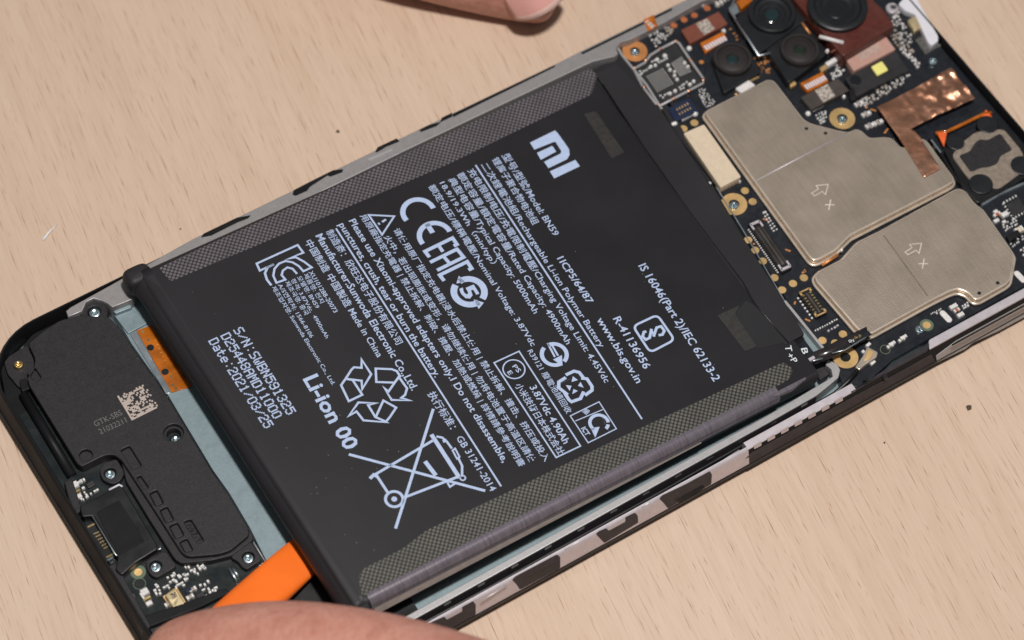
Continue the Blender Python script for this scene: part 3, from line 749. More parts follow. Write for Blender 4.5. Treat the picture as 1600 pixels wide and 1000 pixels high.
a, b = P(1376, 361, ZL), P(1454, 469, ZL); d = Vector((b[0]-a[0], b[1]-a[1])); 
boxes('lid_seam', [((a[0]+b[0])/2, (a[1]+b[1])/2, d.length, .17, ZL-.05, ZL+.008, math.atan2(d.y, d.x))], 'seam', sl)
def engraved(px, py, dx, dy, z, parent):
    pa = [(px-13, py+4), (px-2, py-3), (px-6, py-8), (px+13, py-10), (px+9, py+6), (px+4, py+1), (px-8, py+8)]
    vs, fs = stroke_mesh([([P(*q, z) for q in pa], .13, True)], [], z+.008); raw('engraved_arrow', vs, fs, 'engrave', parent)
    X = [[(px+dx-7, py+dy), (px+dx+8, py+dy)], [(px+dx+2, py+dy-8), (px+dx-1, py+dy+8)]]
    vs, fs = stroke_mesh([([P(*q, z) for q in l], .17, False) for l in X], [], z+.008); raw('engraved_cross', vs, fs, 'engrave', parent)
engraved(1281, 298, 15, 22, ZU, su); engraved(1427, 390, 15, 22, ZL, sl)
for x, y, z, o in ((1260, 201, ZU, su), (1290, 208, ZU, su), (1530, 458, ZL, sl), (1559, 442, ZL, sl)):
    plate('vent_hole', circle(*P(x, y, z), .3, 18), z-.05, z+.008, 'black', o)
a = PL([(1284, 414), (1309, 398)], 4.6); tube('red_seam', [(*a[0], 4.5), (*a[1], 4.5)], .28, 'copper_ring', sl)
screwball = P(1315, 390, 4.8)
lathe('solder_ball', *screwball, [(.25, 4.4), (.28, 4.7), (.18, 4.9), (.05, 4.97)], 'solder', sl, 14)

# tan connector cover with black foam
tan = part_box('connector_cover', [(1068, 208), (1100, 194), (1158, 276), (1126, 293)], ZM, 5.6, 'tan', phone, .08, .25)
plate('foam_strip', rnd(PL([(1062, 240), (1072, 232), (1113, 292), (1099, 294)], 4.9), .2), 1.5, 4.9, 'foam', tan, bev=.1)
boxes('cover_foot', [(*P(1128, 294, 4.4), .5, .4, 4, 4.4, 0), (*P(1155, 282, 4.4), .4, .6, 4, 4.4, 0), (*P(1109, 286, 4.3), .5, .5, 4, 4.3, .4)], 'solder', tan)

# board connectors
def lerpq(q, u, v):
    A, B, C_, D = [Vector(p) for p in q]
    return A*(1-u)*(1-v)+B*u*(1-v)+C_*u*v+D*(1-u)*v
def connector(name, px, z, pins, pm, bar, endm):
    q = PL(px, z)
    o = plate(name, rnd(q, .15), ZM, z, 'black', phone, bev=.05)
    an = math.atan2(q[3][1]-q[0][1], q[3][0]-q[0][0])
    L = (Vector(q[3])-Vector(q[0])).length; W = (Vector(q[1])-Vector(q[0])).length
    c = lerpq(q, .5, .5); boxes('middle_bar', [(c.x, c.y, L*.78, W*bar, z-.02, z+.1, an)], 'chip', o)
    for u in (.2, .8):
        boxes('contact_row', [(*lerpq(q, u, .12+.76*(k+.5)/pins), L*.76/pins*.55, W*.22, z-.02, z+.05, an) for k in range(pins)], pm, o)
    for v in (.04, .96):
        boxes('end_clip', [(*lerpq(q, .5, v), L*.05, W*.95, z-.1, z+.12, an), (*lerpq(q, .1, v+(.05 if v < .5 else -.05)), L*.12, W*.18, z-.1, z+.12, an), (*lerpq(q, .9, v+(.05 if v < .5 else -.05)), L*.12, W*.18, z-.1, z+.12, an)], endm, o)
    boxes('solder_row', [(*lerpq(q, -.13, .05+.9*(k+.5)/pins), L*.9/pins*.5, W*.14, ZM, ZM+.14, an) for k in range(pins)], 'solder', o)
    return o
connector('display_connector', [(1169, 349), (1186, 342), (1238, 418), (1222, 426)], 4.8, 22, 'chip', .22, 'lilac')
connector('battery_connector', [(1247, 457), (1265, 448), (1293, 488), (1275, 497)], 4.7, 7, 'bright_gold', .2, 'gold')
sc = part_box('small_connector', [(1043, 169), (1077, 153), (1091, 174), (1055, 190)], ZM, 4.5, 'blue_comp', phone, .06)
for r_ in range(2):
    for k in range(5): boxes('contact_pin', [(*P(1058+k*4.1-r_*-4, 171-k*2.2+r_*7, 4.53), .22, .42, 4.45, 4.55, 0)], 'gold', sc)

# open shield frame with two bare ball arrays
fr = [(991, 107), (1007, 98), (1016, 86), (1032, 76), (1055, 64), (1061, 67), (1079, 94), (1100, 124), (1098, 130), (1052, 154), (1033, 164), (1025, 162), (1005, 136), (992, 112)]
frame3 = [(*P(x, y, 4.5), 4.4) for x, y in fr]
of = tube('open_shield_frame', frame3, .24, 'silver', phone, closed=True)
plate('frame_floor', PL(fr, ZM+.02), ZM-.02, ZM+.015, 'chip_dark', of)
for x, y in ((991, 106), (1009, 94), (1031, 76), (1056, 64), (1079, 94), (1099, 125), (1076, 142), (1052, 154), (1030, 164), (1006, 136)):
    c = P(x, y, 4.5); lathe('solder_blob', c[0], c[1], [(.32, 4.3), (.33, 4.5), (.22, 4.68), (.06, 4.74)], 'copper', of, 12)
def balls(name, px, nu, nv, r, parent):
    q = PL(px, ZM+.1); it = []
    for i in range(nu):
        for j in range(nv):
            p = lerpq(q, (i+.5)/nu, (j+.5)/nv); it.append((p.x, p.y, r, r, ZM, ZM+.2, .4))
    return boxes(name, it, 'solder', parent, 'stuff')
balls('solder_balls', [(1009, 119), (1036, 106), (1053, 131), (1027, 145)], 8, 10, .15, of)
balls('solder_balls', [(1048, 99), (1065, 88), (1081, 112), (1062, 120)], 7, 9, .15, of)
for x, y, r in ((1027, 92, .36), (1039, 86, .4), (1017, 103, .3), (1024, 101, .3), (1044, 101, .32), (1047, 108, .32), (1054, 117, .3), (1058, 123, .32), (1054, 111, .26), (1078, 131, .34), (1084, 126, .32), (1047, 145, .34), (1055, 141, .34), (1070, 97, .3), (1075, 103, .3)):
    c = P(x, y, 4.3); lathe('solder_blob', c[0], c[1], [(r, 4.0), (r*.95, 4.2), (r*.55, 4.38), (r*.1, 4.42)], 'solder', of, 12)
boxes('tiny_components', [(*P(x, y, ZM+.2), .32, .26, ZM, ZM+.22, 0) for x, y in [(1000, 111), (1003, 114), (1006, 111), (1010, 109), (1014, 106), (1001, 116), (1019, 96), (1023, 94), (1030, 97), (1034, 95), (1038, 93), (1042, 91), (1032, 149), (1036, 152), (1039, 148), (1043, 146), (1062, 136), (1066, 133), (1069, 131), (1073, 128), (1064, 139), (1068, 137)]], 'solder', of, 'stuff')

# camera modules -------------------------------------------------
def camera(name, px, py, z, r, label, glass, body, depth, zb=4.0, body_m='hood', wide=False):
    c = P(px, py, z)
    o = plate(name, rnd(PL(body, z-1.0), .5), zb, z-1.0, body_m, phone, bev=.2)
    o['label'] = label
    if wide:      # big front glass: stepped black cone
        lathe('lens_barrel', *c, [(r, z-1.0), (r, z-.15), (r*.95, z), (r*.80, z-.03), (r*.74, z-.45), (r*.66, z-.55), (r*.58, z-.55), (r*.52, z-.8), (r*.40, z-.86)], 'hood', o, 48)
        lathe('inner_ring', *c, [(r*.41, z-.85), (r*.36, z-.74), (r*.30, z-.74), (r*.27, z-.82)], 'lens', o, 36)
        lathe('front_lens', *c, [(r*.28, z-.82), (r*.2, z-.74), (r*.1, z-.7), (.01, z-.69)], glass, o, 32)
    else:
        lathe('lens_barrel', *c, [(r, z-1.2), (r, z-.12), (r*.97, z), (r*.84, z), (r*.80, z-.35), (r*.78, z-.36), (r*.74, z-.3), (r*.34, z-.22), (r*.28, z-.5)], 'barrel', o, 48)
        lathe('front_lens', *c, [(r*.29, z-.52), (r*.2, z-.42), (r*.08, z-.38), (.01, z-.37)], glass, o, 28)
    return o
k1 = camera('camera_module', 1145, 90, 6.0, 3.1, 'small square camera module beside the orange ribbed flex', 'lens_teal', [(1110, 88), (1162, 60), (1190, 112), (1131, 146)], 0, 4.0)
boxes('gold_edge', [(*P(1142, 141, 4.2), 3.0, .22, 4.0, 4.3, -.02), (*P(1178, 124, 4.2), 2.2, .22, 4.0, 4.3, -.02)], 'gold', k1)
plate('silver_tab', rnd(PL([(1149, 138), (1170, 125), (1180, 133), (1158, 145)], 4.7), .1), 4, 4.7, 'white_comp', k1, bev=.06)
lathe('solder_ball', *P(1150, 147, 4.5), [(.3, 4.1), (.3, 4.4), (.16, 4.62), (.03, 4.66)], 'gold', k1, 14)
k2 = camera('camera_module', 1207, 18, 7.2, 3.9, 'deep black wide camera at the upper edge of the twin housing', 'lens_teal', [(1148, 28), (1238, -22), (1262, 30), (1186, 84)], 0, 4.0, 'hood', True)
k3 = camera('camera_module', 1250, 76, 6.8, 3.1, 'brownish camera with a green glint in the twin housing', 'lens_green', [(1190, 66), (1252, 26), (1295, 82), (1232, 130)], 0, 4.0, 'hood')
k4 = camera('camera_module', 1309, 8, 8.6, 4.9, 'largest camera with glossy stepped black lens on dark red plate', 'lens', [(1236, -6), (1300, -60), (1384, 18), (1398, 40), (1318, 88)], 0, 4.0, 'redplate', True)
tube('camera_bracket', [(*P(1150, -6, 6), 5.9), (*P(1141, 16, 6), 5.9), (*P(1186, 87, 6), 5.9), (*P(1204, 82, 6), 5.9)], .22, 'steel', k2)
plate('bracket_corner', rnd(PL([(1138, 12), (1150, 4), (1156, 18), (1146, 24)], 6), .2), 5.5, 6.0, 'steel', k2, bev=.06)
tube('camera_bracket', [(*P(1360, -4, 6.3), 6.2), (*P(1390, 46, 6.3), 6.2)], .26, 'steel', k4)
tube('silver_strip', [(*P(1280, 57, 7.6), 7.6), (*P(1318, 67, 7.6), 7.6)], .33, 'white_comp', k4)
lathe('solder_ball', *P(1293, 78, 7.2), [(.3, 6.6), (.34, 6.95), (.2, 7.2), (.03, 7.25)], 'white_comp', k4, 14)
tube('plate_edge', [(*P(1298, 82, 7.0), 7.0), (*P(1358, 46, 7.0), 7.0)], .16, 'brown_tape', k4)
tube('flex_edge', [(*P(1250, 30, 6.2), 6.0), (*P(1266, 52, 6.2), 6.0)], .2, 'copper_ring', k3)
part_box('gold_clip', [(1280, 106), (1289, 100), (1293, 106), (1284, 112)], 4.2, 5.2, 'gold', k3, .1)
part_box('gold_clip', [(1233, 131), (1242, 126), (1245, 131), (1236, 136)], 4.2, 5.0, 'gold', k3, .1)
part_box('grey_clip', [(1289, 98), (1304, 89), (1309, 94), (1294, 103)], 4.2, 5.3, 'white_comp', k3, .1)
# flex tails
def ribbed(name, base, pads_a, pads_b, n, z):
    o = part_box(name, base, ZM, z, 'flex', phone, .05)
    A, B = Vector(P(*pads_a, z)), Vector(P(*pads_b, z)); an = math.atan2((B-A).y, (B-A).x)
    for k in range(n):
        q = A.lerp(B, (k+.5)/n); boxes('flex_finger', [(q.x, q.y, (B-A).length/n*.7, 1.05, z-.05, z+.1, an)], 'white_plastic', o)
    return o
ribbed('camera_flex', [(1094, 67), (1130, 49), (1136, 60), (1102, 83)], (1101, 76), (1134, 59), 8, 4.7)
ribbed('camera_flex', [(1250, 130), (1285, 112), (1295, 127), (1262, 144)], (1258, 137), (1290, 121), 9, 5.0)
part_box('camera_flex', [(1310, 84), (1378, 46), (1384, 56), (1316, 92)], ZM, 5.3, 'flex', phone, .1)
part_box('camera_flex', [(1150, 2), (1178, -14), (1184, -6), (1158, 14)], ZM, 5.4, 'flex', phone, .1)
b1 = part_box('flex_sticker', [(1064, 47), (1123, 18), (1137, 37), (1078, 68)], ZM, 5.0, 'brown_tape', phone, .05)
plate('code_patch', rnd(PL([(1087, 37), (1105, 29), (1117, 45), (1100, 55)], 5.01), .05), 4.95, 5.01, 'speckle', b1)
b2 = part_box('flex_sticker', [(1317, 85), (1382, 54), (1399, 77), (1334, 111)], ZM, 5.6, 'pink_tape', phone, .06)
plate('code_patch', rnd(PL([(1338, 83), (1371, 67), (1378, 77), (1346, 95)], 5.61), .05), 5.55, 5.61, 'code_light', b2)
bm_ = part_box('brown_chip', [(1251, 152), (1309, 122), (1327, 141), (1268, 171)], ZM, 5.0, 'chip', phone, .06)
plate('code_patch', rnd(PL([(1273, 141), (1293, 131), (1305, 150), (1286, 160)], 5.01), .05), 4.95, 5.012, 'speckle', bm_)
lm = part_box('flash_module', [(1320, 122), (1400, 80), (1420, 110), (1338, 150)], ZM, 5.2, 'chip_dark', phone, .08)
plate('flash_diode', rnd(PL([(1361, 104), (1378, 95), (1388, 109), (1371, 118)], 5.5), .2), 5.1, 5.5, 'led', lm, bev=.1)
plate('sensor_window', circle(*P(1337, 125, 5.25), .95, 30), 5.1, 5.24, 'lens', lm, bev=.03)
plate('black_post', rnd(PL([(1326, 140), (1334, 136), (1338, 152), (1330, 156)], 5.3), .2), 4, 5.3, 'black', lm, bev=.1)

# copper foil draped from its raised block to the shield
cf = [(1370, 167), (1404, 151), (1443, 130), (1486, 106), (1524, 154), (1452, 187), (1424, 201), (1438, 214), (1443, 224), (1470, 264), (1444, 278), (1412, 227), (1404, 215)]
part_box('foil_block', [(1374, 170), (1486, 110), (1520, 152), (1426, 198), (1404, 205)], ZM, 5.35, 'chip_dark', phone, .1)
def foil():
    N = 46; zz = 5.62; pts = PL(cf, zz); xs = [p[0] for p in pts]; ys = [p[1] for p in pts]
    x0, x1, y0, y1 = min(xs), max(xs), min(ys), max(ys)
    from mathutils import noise as mn
    def inside(x, y):
        c = False; j = len(pts)-1
        for i in range(len(pts)):
            if (pts[i][1] > y) != (pts[j][1] > y) and x < (pts[j][0]-pts[i][0])*(y-pts[i][1])/(pts[j][1]-pts[i][1])+pts[i][0]: c = not c
            j = i
        return c
    bm = bmesh.new()
    f = bm.faces.new([bm.verts.new((x, y, 0)) for x, y in pts])
    for ax, lo, hi in ((0, x0, x1), (1, y0, y1)):
        for k in range(1, N):
            t = lo+(hi-lo)*k/N; co = (t, 0, 0) if ax == 0 else (0, t, 0); no = (1, 0, 0) if ax == 0 else (0, 1, 0)
            bmesh.ops.bisect_plane(bm, geom=bm.verts[:]+bm.edges[:]+bm.faces[:], plane_co=co, plane_no=no, dist=1e-5)
    xk = P(1404, 152, zz)[0]
    for v in bm.verts:
        x, y = v.co.x, v.co.y
        w = max(0.0, min(1.0, (x-xk-1.5)/3.0))           # crumpled towards the far end
        n = mn.noise((x*.55, y*.55, 2.0))*.42+mn.noise((x*1.3, y*1.3, 5.0))*.2+abs(mn.noise((x*.9, y*.35, 9.0)))*.4
        z = zz+.06*mn.noise((x*.4, y*.4, 1.0))+w*n
        z += .12*math.exp(-((x-xk-.6)/.35)**2)
        v.co.z = z
    for v in bm.verts: v.co *= MM
    me = bpy.data.meshes.new('copper_foil'); bm.to_mesh(me); bm.free()
    o = link('copper_foil', me, 'copper', phone, smooth=True)
    md = o.modifiers.new('thick', 'SOLIDIFY'); md.thickness = .08*MM; md.offset = -1
    return o
foil()

# earpiece at the upper end
ear = part_box('earpiece', [(1474, 232), (1562, 184), (1612, 240), (1620, 268), (1528, 318), (1506, 296)], ZM-1.5, 5.2, 'black', phone, .15, .6)
plate('earpiece_rim', rnd(PL([(1487, 243), (1500, 225), (1524, 206), (1568, 201), (1596, 234), (1606, 262), (1560, 296), (1515, 281)], 5.45), .8), 5.0, 5.45, 'rim_tan', ear, bev=.12)
plate('earpiece_mesh', rnd(PL([(1498, 243), (1516, 236), (1523, 223), (1532, 217), (1543, 219), (1563, 208), (1582, 234), (1564, 243), (1558, 256), (1545, 261), (1532, 262), (1517, 269)], 5.52), .5), 5.3, 5.52, 'plastic', ear, bev=.04)
for x, y, r in ((1493, 222, 1.45), (1543, 194, 1.7), (1533, 287, 1.9), (1597, 258, 1.8)): plate('corner_magnet', circle(*P(x, y, 5.55), r, 32), 5.0, 5.55, 'hood', ear, bev=.15)
tube('speaker_flex', [(*P(1462, 208, 5.0), 4.9), (*P(1480, 205, 5.2), 5.1), (*P(1510, 191, 5.2), 5.1), (*P(1538, 177, 5.2), 5.1), (*P(1549, 176, 5.1), 5.0)], [.35, .3, .3, .3, .35], 'flex', ear)
plate('flex_end', rnd(PL([(1463, 205), (1480, 206), (1475, 229)], 5.25), .15), 4.9, 5.25, 'flex_red', ear, bev=.05)
plate('flex_end', rnd(PL([(1533, 180), (1541, 171), (1553, 186), (1544, 188)], 5.3), .15), 4.9, 5.3, 'flex_red', ear, bev=.05)
ridge('bay_wall', [(1452, 216), (1462, 226), (1494, 278), (1510, 296)], .4, 3.0, 5.0, 'plastic2')
ridge('bay_wall', [(1534, 320), (1560, 304), (1600, 286)], .4, 3.0, 4.6, 'steel')
ridge('bay_edge', [(1455, 218), (1470, 238)], .25, 3.0, 5.05, 'steel')

# white bracket, gold can and sticker near the top edge
plate('antenna_bracket', rnd(PL([(1404, 6), (1416, -8), (1432, -4), (1466, 56), (1466, 64), (1456, 71), (1450, 66), (1430, 22), (1414, 16)], 5.4), .3), ZM, 5.4, 'white_plastic', phone, bev=.15)
part_box('gold_can', [(1418, 31), (1430, 24), (1441, 41), (1429, 49)], ZM, 5.2, 'mic_gold', phone, .2, .3)
st = part_box('grey_sticker', [(1430, 62), (1446, 53), (1471, 71), (1446, 85)], ZM, 4.15, 'speckle_dark', phone, .02)
plate('metal_stud', circle(*P(1394, 12, 4.8), 1.0, 26), ZM, 4.8, 'lilac', phone, [circle(*P(1396, 10, 4.8), .5, 18)], bev=.1)

# small parts on the main board
def scatter(px, nu, nv, keep, jit, sz, name='tiny_components', m='solder', parent=board, h=.3, z=ZM):
    q = PL(px, z); it = []
    for i in range(nu):
        for j in range(nv):
            if random.random() > keep: continue
            p = lerpq(q, (i+.5+random.uniform(-jit, jit))/nu, (j+.5+random.uniform(-jit, jit))/nv)
            it.append((p.x, p.y, .82*sz*random.uniform(.7, 1.25), sz*random.uniform(.6, 1.0), z, z+h*random.uniform(.6, 1.1), random.choice((0, math.pi/2))))
    return boxes(name, it, m, parent, 'stuff')
scatter([(1012, 56), (1032, 46), (1046, 60), (1024, 74)], 6, 5, .75, .3, .34)
scatter([(1038, 44), (1050, 40), (1054, 54), (1042, 58)], 3, 3, .8, .3, .5, m='ceramic')
scatter([(1088, 142), (1098, 136), (1120, 164), (1102, 170)], 5, 9, .75, .15, .26)
scatter([(1190, 332), (1196, 330), (1216, 360), (1208, 366)], 2, 7, .9, .1, .34)
scatter([(1270, 516), (1308, 496), (1310, 502), (1274, 522)], 10, 1, 1, .05, .3)
scatter([(1290, 518), (1310, 506), (1312, 510), (1294, 522)], 4, 1, 1, .1, .4, m='lilac')
scatter([(1272, 180), (1290, 172), (1294, 190), (1282, 196)], 4, 4, .7, .25, .38)
scatter([(1268, 174), (1316, 148), (1318, 151), (1270, 177)], 16, 1, 1, .05, .2)
scatter([(1342, 156), (1402, 122), (1410, 134), (1350, 170)], 8, 2, .9, .25, .62, m='ceramic')
scatter([(1340, 158), (1412, 118), (1418, 128), (1346, 172)], 16, 4, .5, .3, .36)
scatter([(1302, 96), (1312, 92), (1322, 116), (1304, 122)], 4, 5, .75, .3, .42, m='white_comp')
scatter([(1296, 116), (1312, 108), (1318, 118), (1300, 126)], 4, 3, .7, .3, .42)
scatter([(1386, 52), (1400, 46), (1430, 84), (1416, 92)], 4, 9, .6, .25, .45, m='ceramic')
scatter([(1392, 34), (1408, 30), (1430, 66), (1412, 74)], 5, 9, .45, .3, .36)
scatter([(1396, 12), (1410, 20), (1406, 34), (1394, 30)], 4, 4, .7, .3, .45, m='white_comp')
scatter([(1402, 118), (1418, 110), (1424, 120), (1408, 130)], 5, 2, .8, .2, .36, m='white_comp')
scatter([(1404, 78), (1412, 74), (1442, 104), (1434, 108)], 2, 9, .7, .25, .45, m='white_comp')
scatter([(1112, 0), (1128, -6), (1136, 4), (1118, 12)], 4, 3, .7, .3, .5, m='ceramic')
for x, y in ((1124, 4), (1100, 4), (1134, -4)): comp(x, y, 1.1, .8, .5, ZM, board)
# gold traces beside the small camera
boxes('copper_spots', [(*P(1143+k*3.2+random.uniform(-2, 2), 46+k*5.4+random.uniform(-2, 2), 4.05), .45, .3, ZM-.01, ZM+.03, 0) for k in range(10)]+[(*P(1186+random.uniform(-10, 18), 98+random.uniform(-8, 18), 4.05), .5, .4, ZM-.01, ZM+.03, 0) for k in range(26)], 'copper_ring', board, 'stuff')
for x, y, r in ((1077, 74, .45), (1131, 47, .4), (1055, 192, .42), (1086, 176, .5), (1263, 176, .45), (1319, 150, .3), (1052, 193, .4)):
    lathe('solder_ball', *P(x, y, 4.4), [(r, 4.0), (r, 4.2), (r*.6, 4.45), (.02, 4.52)], 'solder', board, 14)
for k in range(7): boxes('connector_lead', [(*P(1066+k*2.5, 187-k*1.4, ZM+.2), .16, .5, ZM, ZM+.2, 0)], 'solder', board)
for x, y in ((1340, 162), (1351, 178), (1370, 191), (1357, 196)):
    comp(x, y, .95, .75, .4, ZM, board, 'ceramic')
    comp(x+6, y-2, .8, .7, .4, ZM, board, 'white_comp')
# lower right corner of the board
for x, y in ((1394, 536), (1412, 526)):
    comp(x, y, 1.1, .5, .4, ZM, board, 'white_comp'); comp(x-3, y+4, 1.1, .5, .4, ZM, board, 'ceramic')
plate('grounding_pad', obround(1478, 494, 2.4, .95, math.radians(-86), z=ZM+.3), ZM, ZM+.3, 'white_comp', board, bev=.08)
plate('grounding_pad', obround(1594, 432, 2.4, .95, math.radians(-86), z=ZM+.3), ZM, ZM+.3, 'white_comp', board, bev=.08)
comp(1495, 484, 1.0, .55, .4, ZM, board, 'red_comp'); comp(1490, 478, 1.3, .7, .45, ZM, board, 'white_comp'); comp(1501, 491, 1.1, .7, .45, ZM, board, 'white_comp', )
scatter([(1452, 490), (1470, 480), (1472, 486), (1454, 496)], 6, 1, 1, .1, .26); scatter([(1502, 478), (1512, 472), (1514, 480), (1504, 486)], 3, 2, .9, .2, .34)
scatter([(1460, 488), (1466, 486), (1468, 492), (1462, 494)], 1, 1, 1, .1, .3)
# right edge of the board
chipr = part_box('small_chip', [(1572, 320), (1592, 309), (1604, 326), (1584, 338)], ZM, 4.5, 'chip_dark', board, .06)
for k in range(5):
    boxes('chip_lead', [(*P(1569+k*4.6, 316-k*2.5, ZM+.2), .22, .35, ZM, ZM+.2, 0), (*P(1583+k*4.6, 341-k*2.5, ZM+.2), .22, .35, ZM, ZM+.2, 0), (*P(1568+k*3.2, 318+k*4.6, ZM+.2), .35, .22, ZM, ZM+.2, 0)], 'solder', chipr)
comp(1558, 334, 1.3, .5, .4, ZM, board, 'red_comp'); comp(1570, 334, 1.2, .85, .5, ZM, board, 'white_comp'); comp(1557, 344, .9, .6, .4, ZM, board, 'white_comp')
comp(1556, 330, .7, .6, .4, ZM, board, 'white_comp'); comp(1593, 358, 1.4, 1.0, .5, ZM, board, 'tan'); comp(1569, 346, .6, .5, .35, ZM, board, 'white_comp')
scatter([(1564, 350), (1586, 340), (1592, 352), (1570, 364)], 6, 3, .7, .2, .32); scatter([(1576, 382), (1598, 368), (1600, 376), (1582, 388)], 6, 2, .8, .2, .3); scatter([(1592, 390), (1606, 384), (1608, 398), (1598, 402)], 3, 3, .7, .2, .4)
part_box('black_chip', [(1572, 368), (1590, 358), (1596, 366), (1578, 377)], ZM, 4.9, 'black', board, .08)

# wall on the lower right: dark cover, silver wall
cov = plate('antenna_cover', rnd(PLC([(1336, 622), (1345, 604), (1372, 584), (1400, 566), (1452, 536), (1460, 560), (1400, 598), (1345, 628)], 5.56, 1.0), .2), 1.6, 5.56, 'purple_plastic', phone, bev=.1)
slope_plate('cover_face', [(1164, 716), (1176, 706), (1334, 619), (1400, 584), (1455, 553), (1462, 566), (1400, 600), (1330, 640), (1168, 732)], 'purple_plastic', wall, -.02, .05)
plate('cover_hole', circle(*P(1383, 588, 5.57), .4, 20), 5.2, 5.572, 'black', cov)
plate('cover_hole', circle(*P(1353, 592, 5.57), .35, 20), 5.2, 5.572, 'black', cov)
rw = plate('side_wall', rnd(PLC([(1451, 531), (1475, 518), (1640, 428), (1640, 448), (1494, 530), (1478, 540), (1456, 551)], 5.58, 1.0), .3), 1.6, 5.58, 'lilac', phone, bev=.12)
slope_plate('side_wall_face', [(1462, 556), (1494, 532), (1640, 452), (1640, 474), (1560, 517), (1520, 535), (1508, 545), (1464, 566)], 'silver', rw, -.02, .07)
tube('wall_groove', [(*P(1488, 538, 5.2), 5.0), (*P(1640, 455, 5.2), 5.0)], .14, 'plastic2', rw)
# coax plug
cx_ = plate('coax_plug', rnd(PL([(1355, 541), (1372, 550), (1370, 558), (1352, 570), (1343, 578), (1336, 573), (1348, 556)], 5.1), .25), ZM, 5.1, 'fence', phone, bev=.12)
plate('plug_top', rnd(PL([(1357, 545), (1366, 550), (1360, 560), (1350, 563)], 5.25), .25), 5.0, 5.25, 'gold', cx_, bev=.06)
boxes('plug_solder', [(*P(1364, 566, 4.3), 1.0, .5, 4, 4.3, .2), (*P(1349, 549, 4.3), .5, .5, 4, 4.3, .2), (*P(1357, 538, 4.4), .9, .5, 4, 4.4, .2)], 'solder', cx_)

# ------------------------------------------------------------------ battery
bat = empty('battery', 'black lithium battery with pale blue printing, its near end lifted out of the phone', 'battery', mtx=BAT.m())
# local frame: x along the cell (0 = lifted end), y across, z = 0 on the printed face
LB_, WB = 79.3, 63.4
def cell():
    """rounded slab; profile follows the wrapped edges"""
    prof = []
    rr = 1.25; H = 4.9
    for a0, cy, cz in ((0, WB-rr+.3, -rr), (-90, WB-rr+.3, -H+rr), (-180, .5, -H+rr), (-270, 0, -rr)):
        for i in range(7):
            a = math.radians(a0+90-90*i/6); prof.append((cy+rr*math.cos(a), cz+rr*math.sin(a)))
    n = len(prof); vs = []; xs = [(-.6, .55), (-.35, .2), (0, 0), (.8, 0), (LB_-.3, 0), (LB_, .25), (LB_+.15, .6)]
    for x, s in xs:
        for y, z in prof:
            cy, cz = WB/2, -H/2; vs.append((x, cy+(y-cy)*(1-s*2/WB), cz+(z-cz)*(1-s*2/H)))
    fs = []
    for k in range(len(xs)-1):
        for i in range(n):
            j = (i+1) % n; fs.append((k*n+i, (k+1)*n+i, (k+1)*n+j, k*n+j))
    fs += [tuple(range(n)), tuple(range((len(xs)-1)*n, len(xs)*n))[::-1]]
    o = raw('cell', vs, fs, 'label', bat, smooth=True); bpy_autosmooth(o, 45)
    return o
lab = cell(); lab['label'] = 'matt black wrapped cell with printed face'
def bplate(name, px, z0, z1, m, r=.2, bev=0.0, parent=None, off=0.0):
    return plate(name, rnd(BL(px), r) if r else BL(px), z0, z1, m, parent or bat, bev=bev, off=off)
# dotted film strips along both long edges
bplate('dotted_film', [(248, 419), (300, 394), (500, 303), (700, 209), (922, 107), (933, 118), (924, 148), (700, 257), (515, 336), (300, 426), (267, 440)], -.02, .05, 'film_up', .5)
bplate('dotted_film', [(566, 933), (560, 902), (566, 890), (630, 857), (666, 829), (800, 766), (960, 688), (1224, 566), (1239, 577), (1234, 592), (1200, 612), (1120, 652), (960, 733), (872, 778), (688, 871), (576, 926)], -.02, .05, 'film_low', .5)
# film wrapped over the lower edge, and its loose beige border
ea, eb = BAT.p(572, 928)[0], BAT.p(1215, 610)[0]
pr = []
for i in range(8):
    a = math.radians(90+90*i/7); pr.append((1.33*math.cos(a), -1.25+1.33*math.sin(a)))
pr = [(.35, .055)]+pr+[(-1.34, -1.9)]
vs = [(ea, y, z) for y, z in pr]+[(eb, y, z) for y, z in pr]; n = len(pr)
raw('film_edge', vs, [(i, i+1, i+1+n, i+n) for i in range(n-1)], 'film_edge', bat, smooth=True)
raw('film_border', [(ea+.4, -1.35, -1.9), (ea+.5, -1.6, -3.6), (eb-14, -1.42, -2.3), (eb-14, -1.35, -1.9)], [(0, 1, 2, 3)], 'film_beige', bat)
# end cap tape at the lifted end with its swollen corner
def endcap():
    vs, fs = [], []; n = 15; ys = [-.9+i*(WB+.9)/40 for i in range(41)]
    for y in ys:
        sw = math.exp(-((y-WB+.8)/1.5)**2)*.3
        for i in range(n):
            a = math.radians(90+180*i/(n-1)); vs.append((1.35+(3.15+sw)*math.cos(a), y, -2.38+(2.41+sw*.6)*math.sin(a)))
    for k in range(len(ys)-1):
        for i in range(n-1): fs.append((k*n+i, k*n+i+1, (k+1)*n+i+1, (k+1)*n+i))
    fs += [tuple(range(n))[::-1], tuple(range((len(ys)-1)*n, len(ys)*n))]
    return raw('end_tape', vs, fs, 'label', bat, smooth=True)
endcap()
def lump(name, c, r, m, parent, ex=.75):
    vs, fs = [], []; nu, nv = 24, 12
    for j in range(nv+1):
        t = math.pi*j/nv
        for i in range(nu):
            a = 2*math.pi*i/nu; f = lambda q: math.copysign(abs(q)**ex, q)
            vs.append((c[0]+r[0]*f(math.sin(t))*f(math.cos(a)), c[1]+r[1]*f(math.sin(t))*f(math.sin(a)), c[2]+r[2]*f(math.cos(t))))
    for j in range(nv):
        for i in range(nu): k = (i+1) % nu; fs.append((j*nu+i, (j+1)*nu+i, (j+1)*nu+k, j*nu+k))
    return raw(name, vs, fs, m, parent, smooth=True)
lump('corner_fold', (-.5, 63.4, -2.0), (2.2, 1.75, 1.95), 'label', bat, .55)
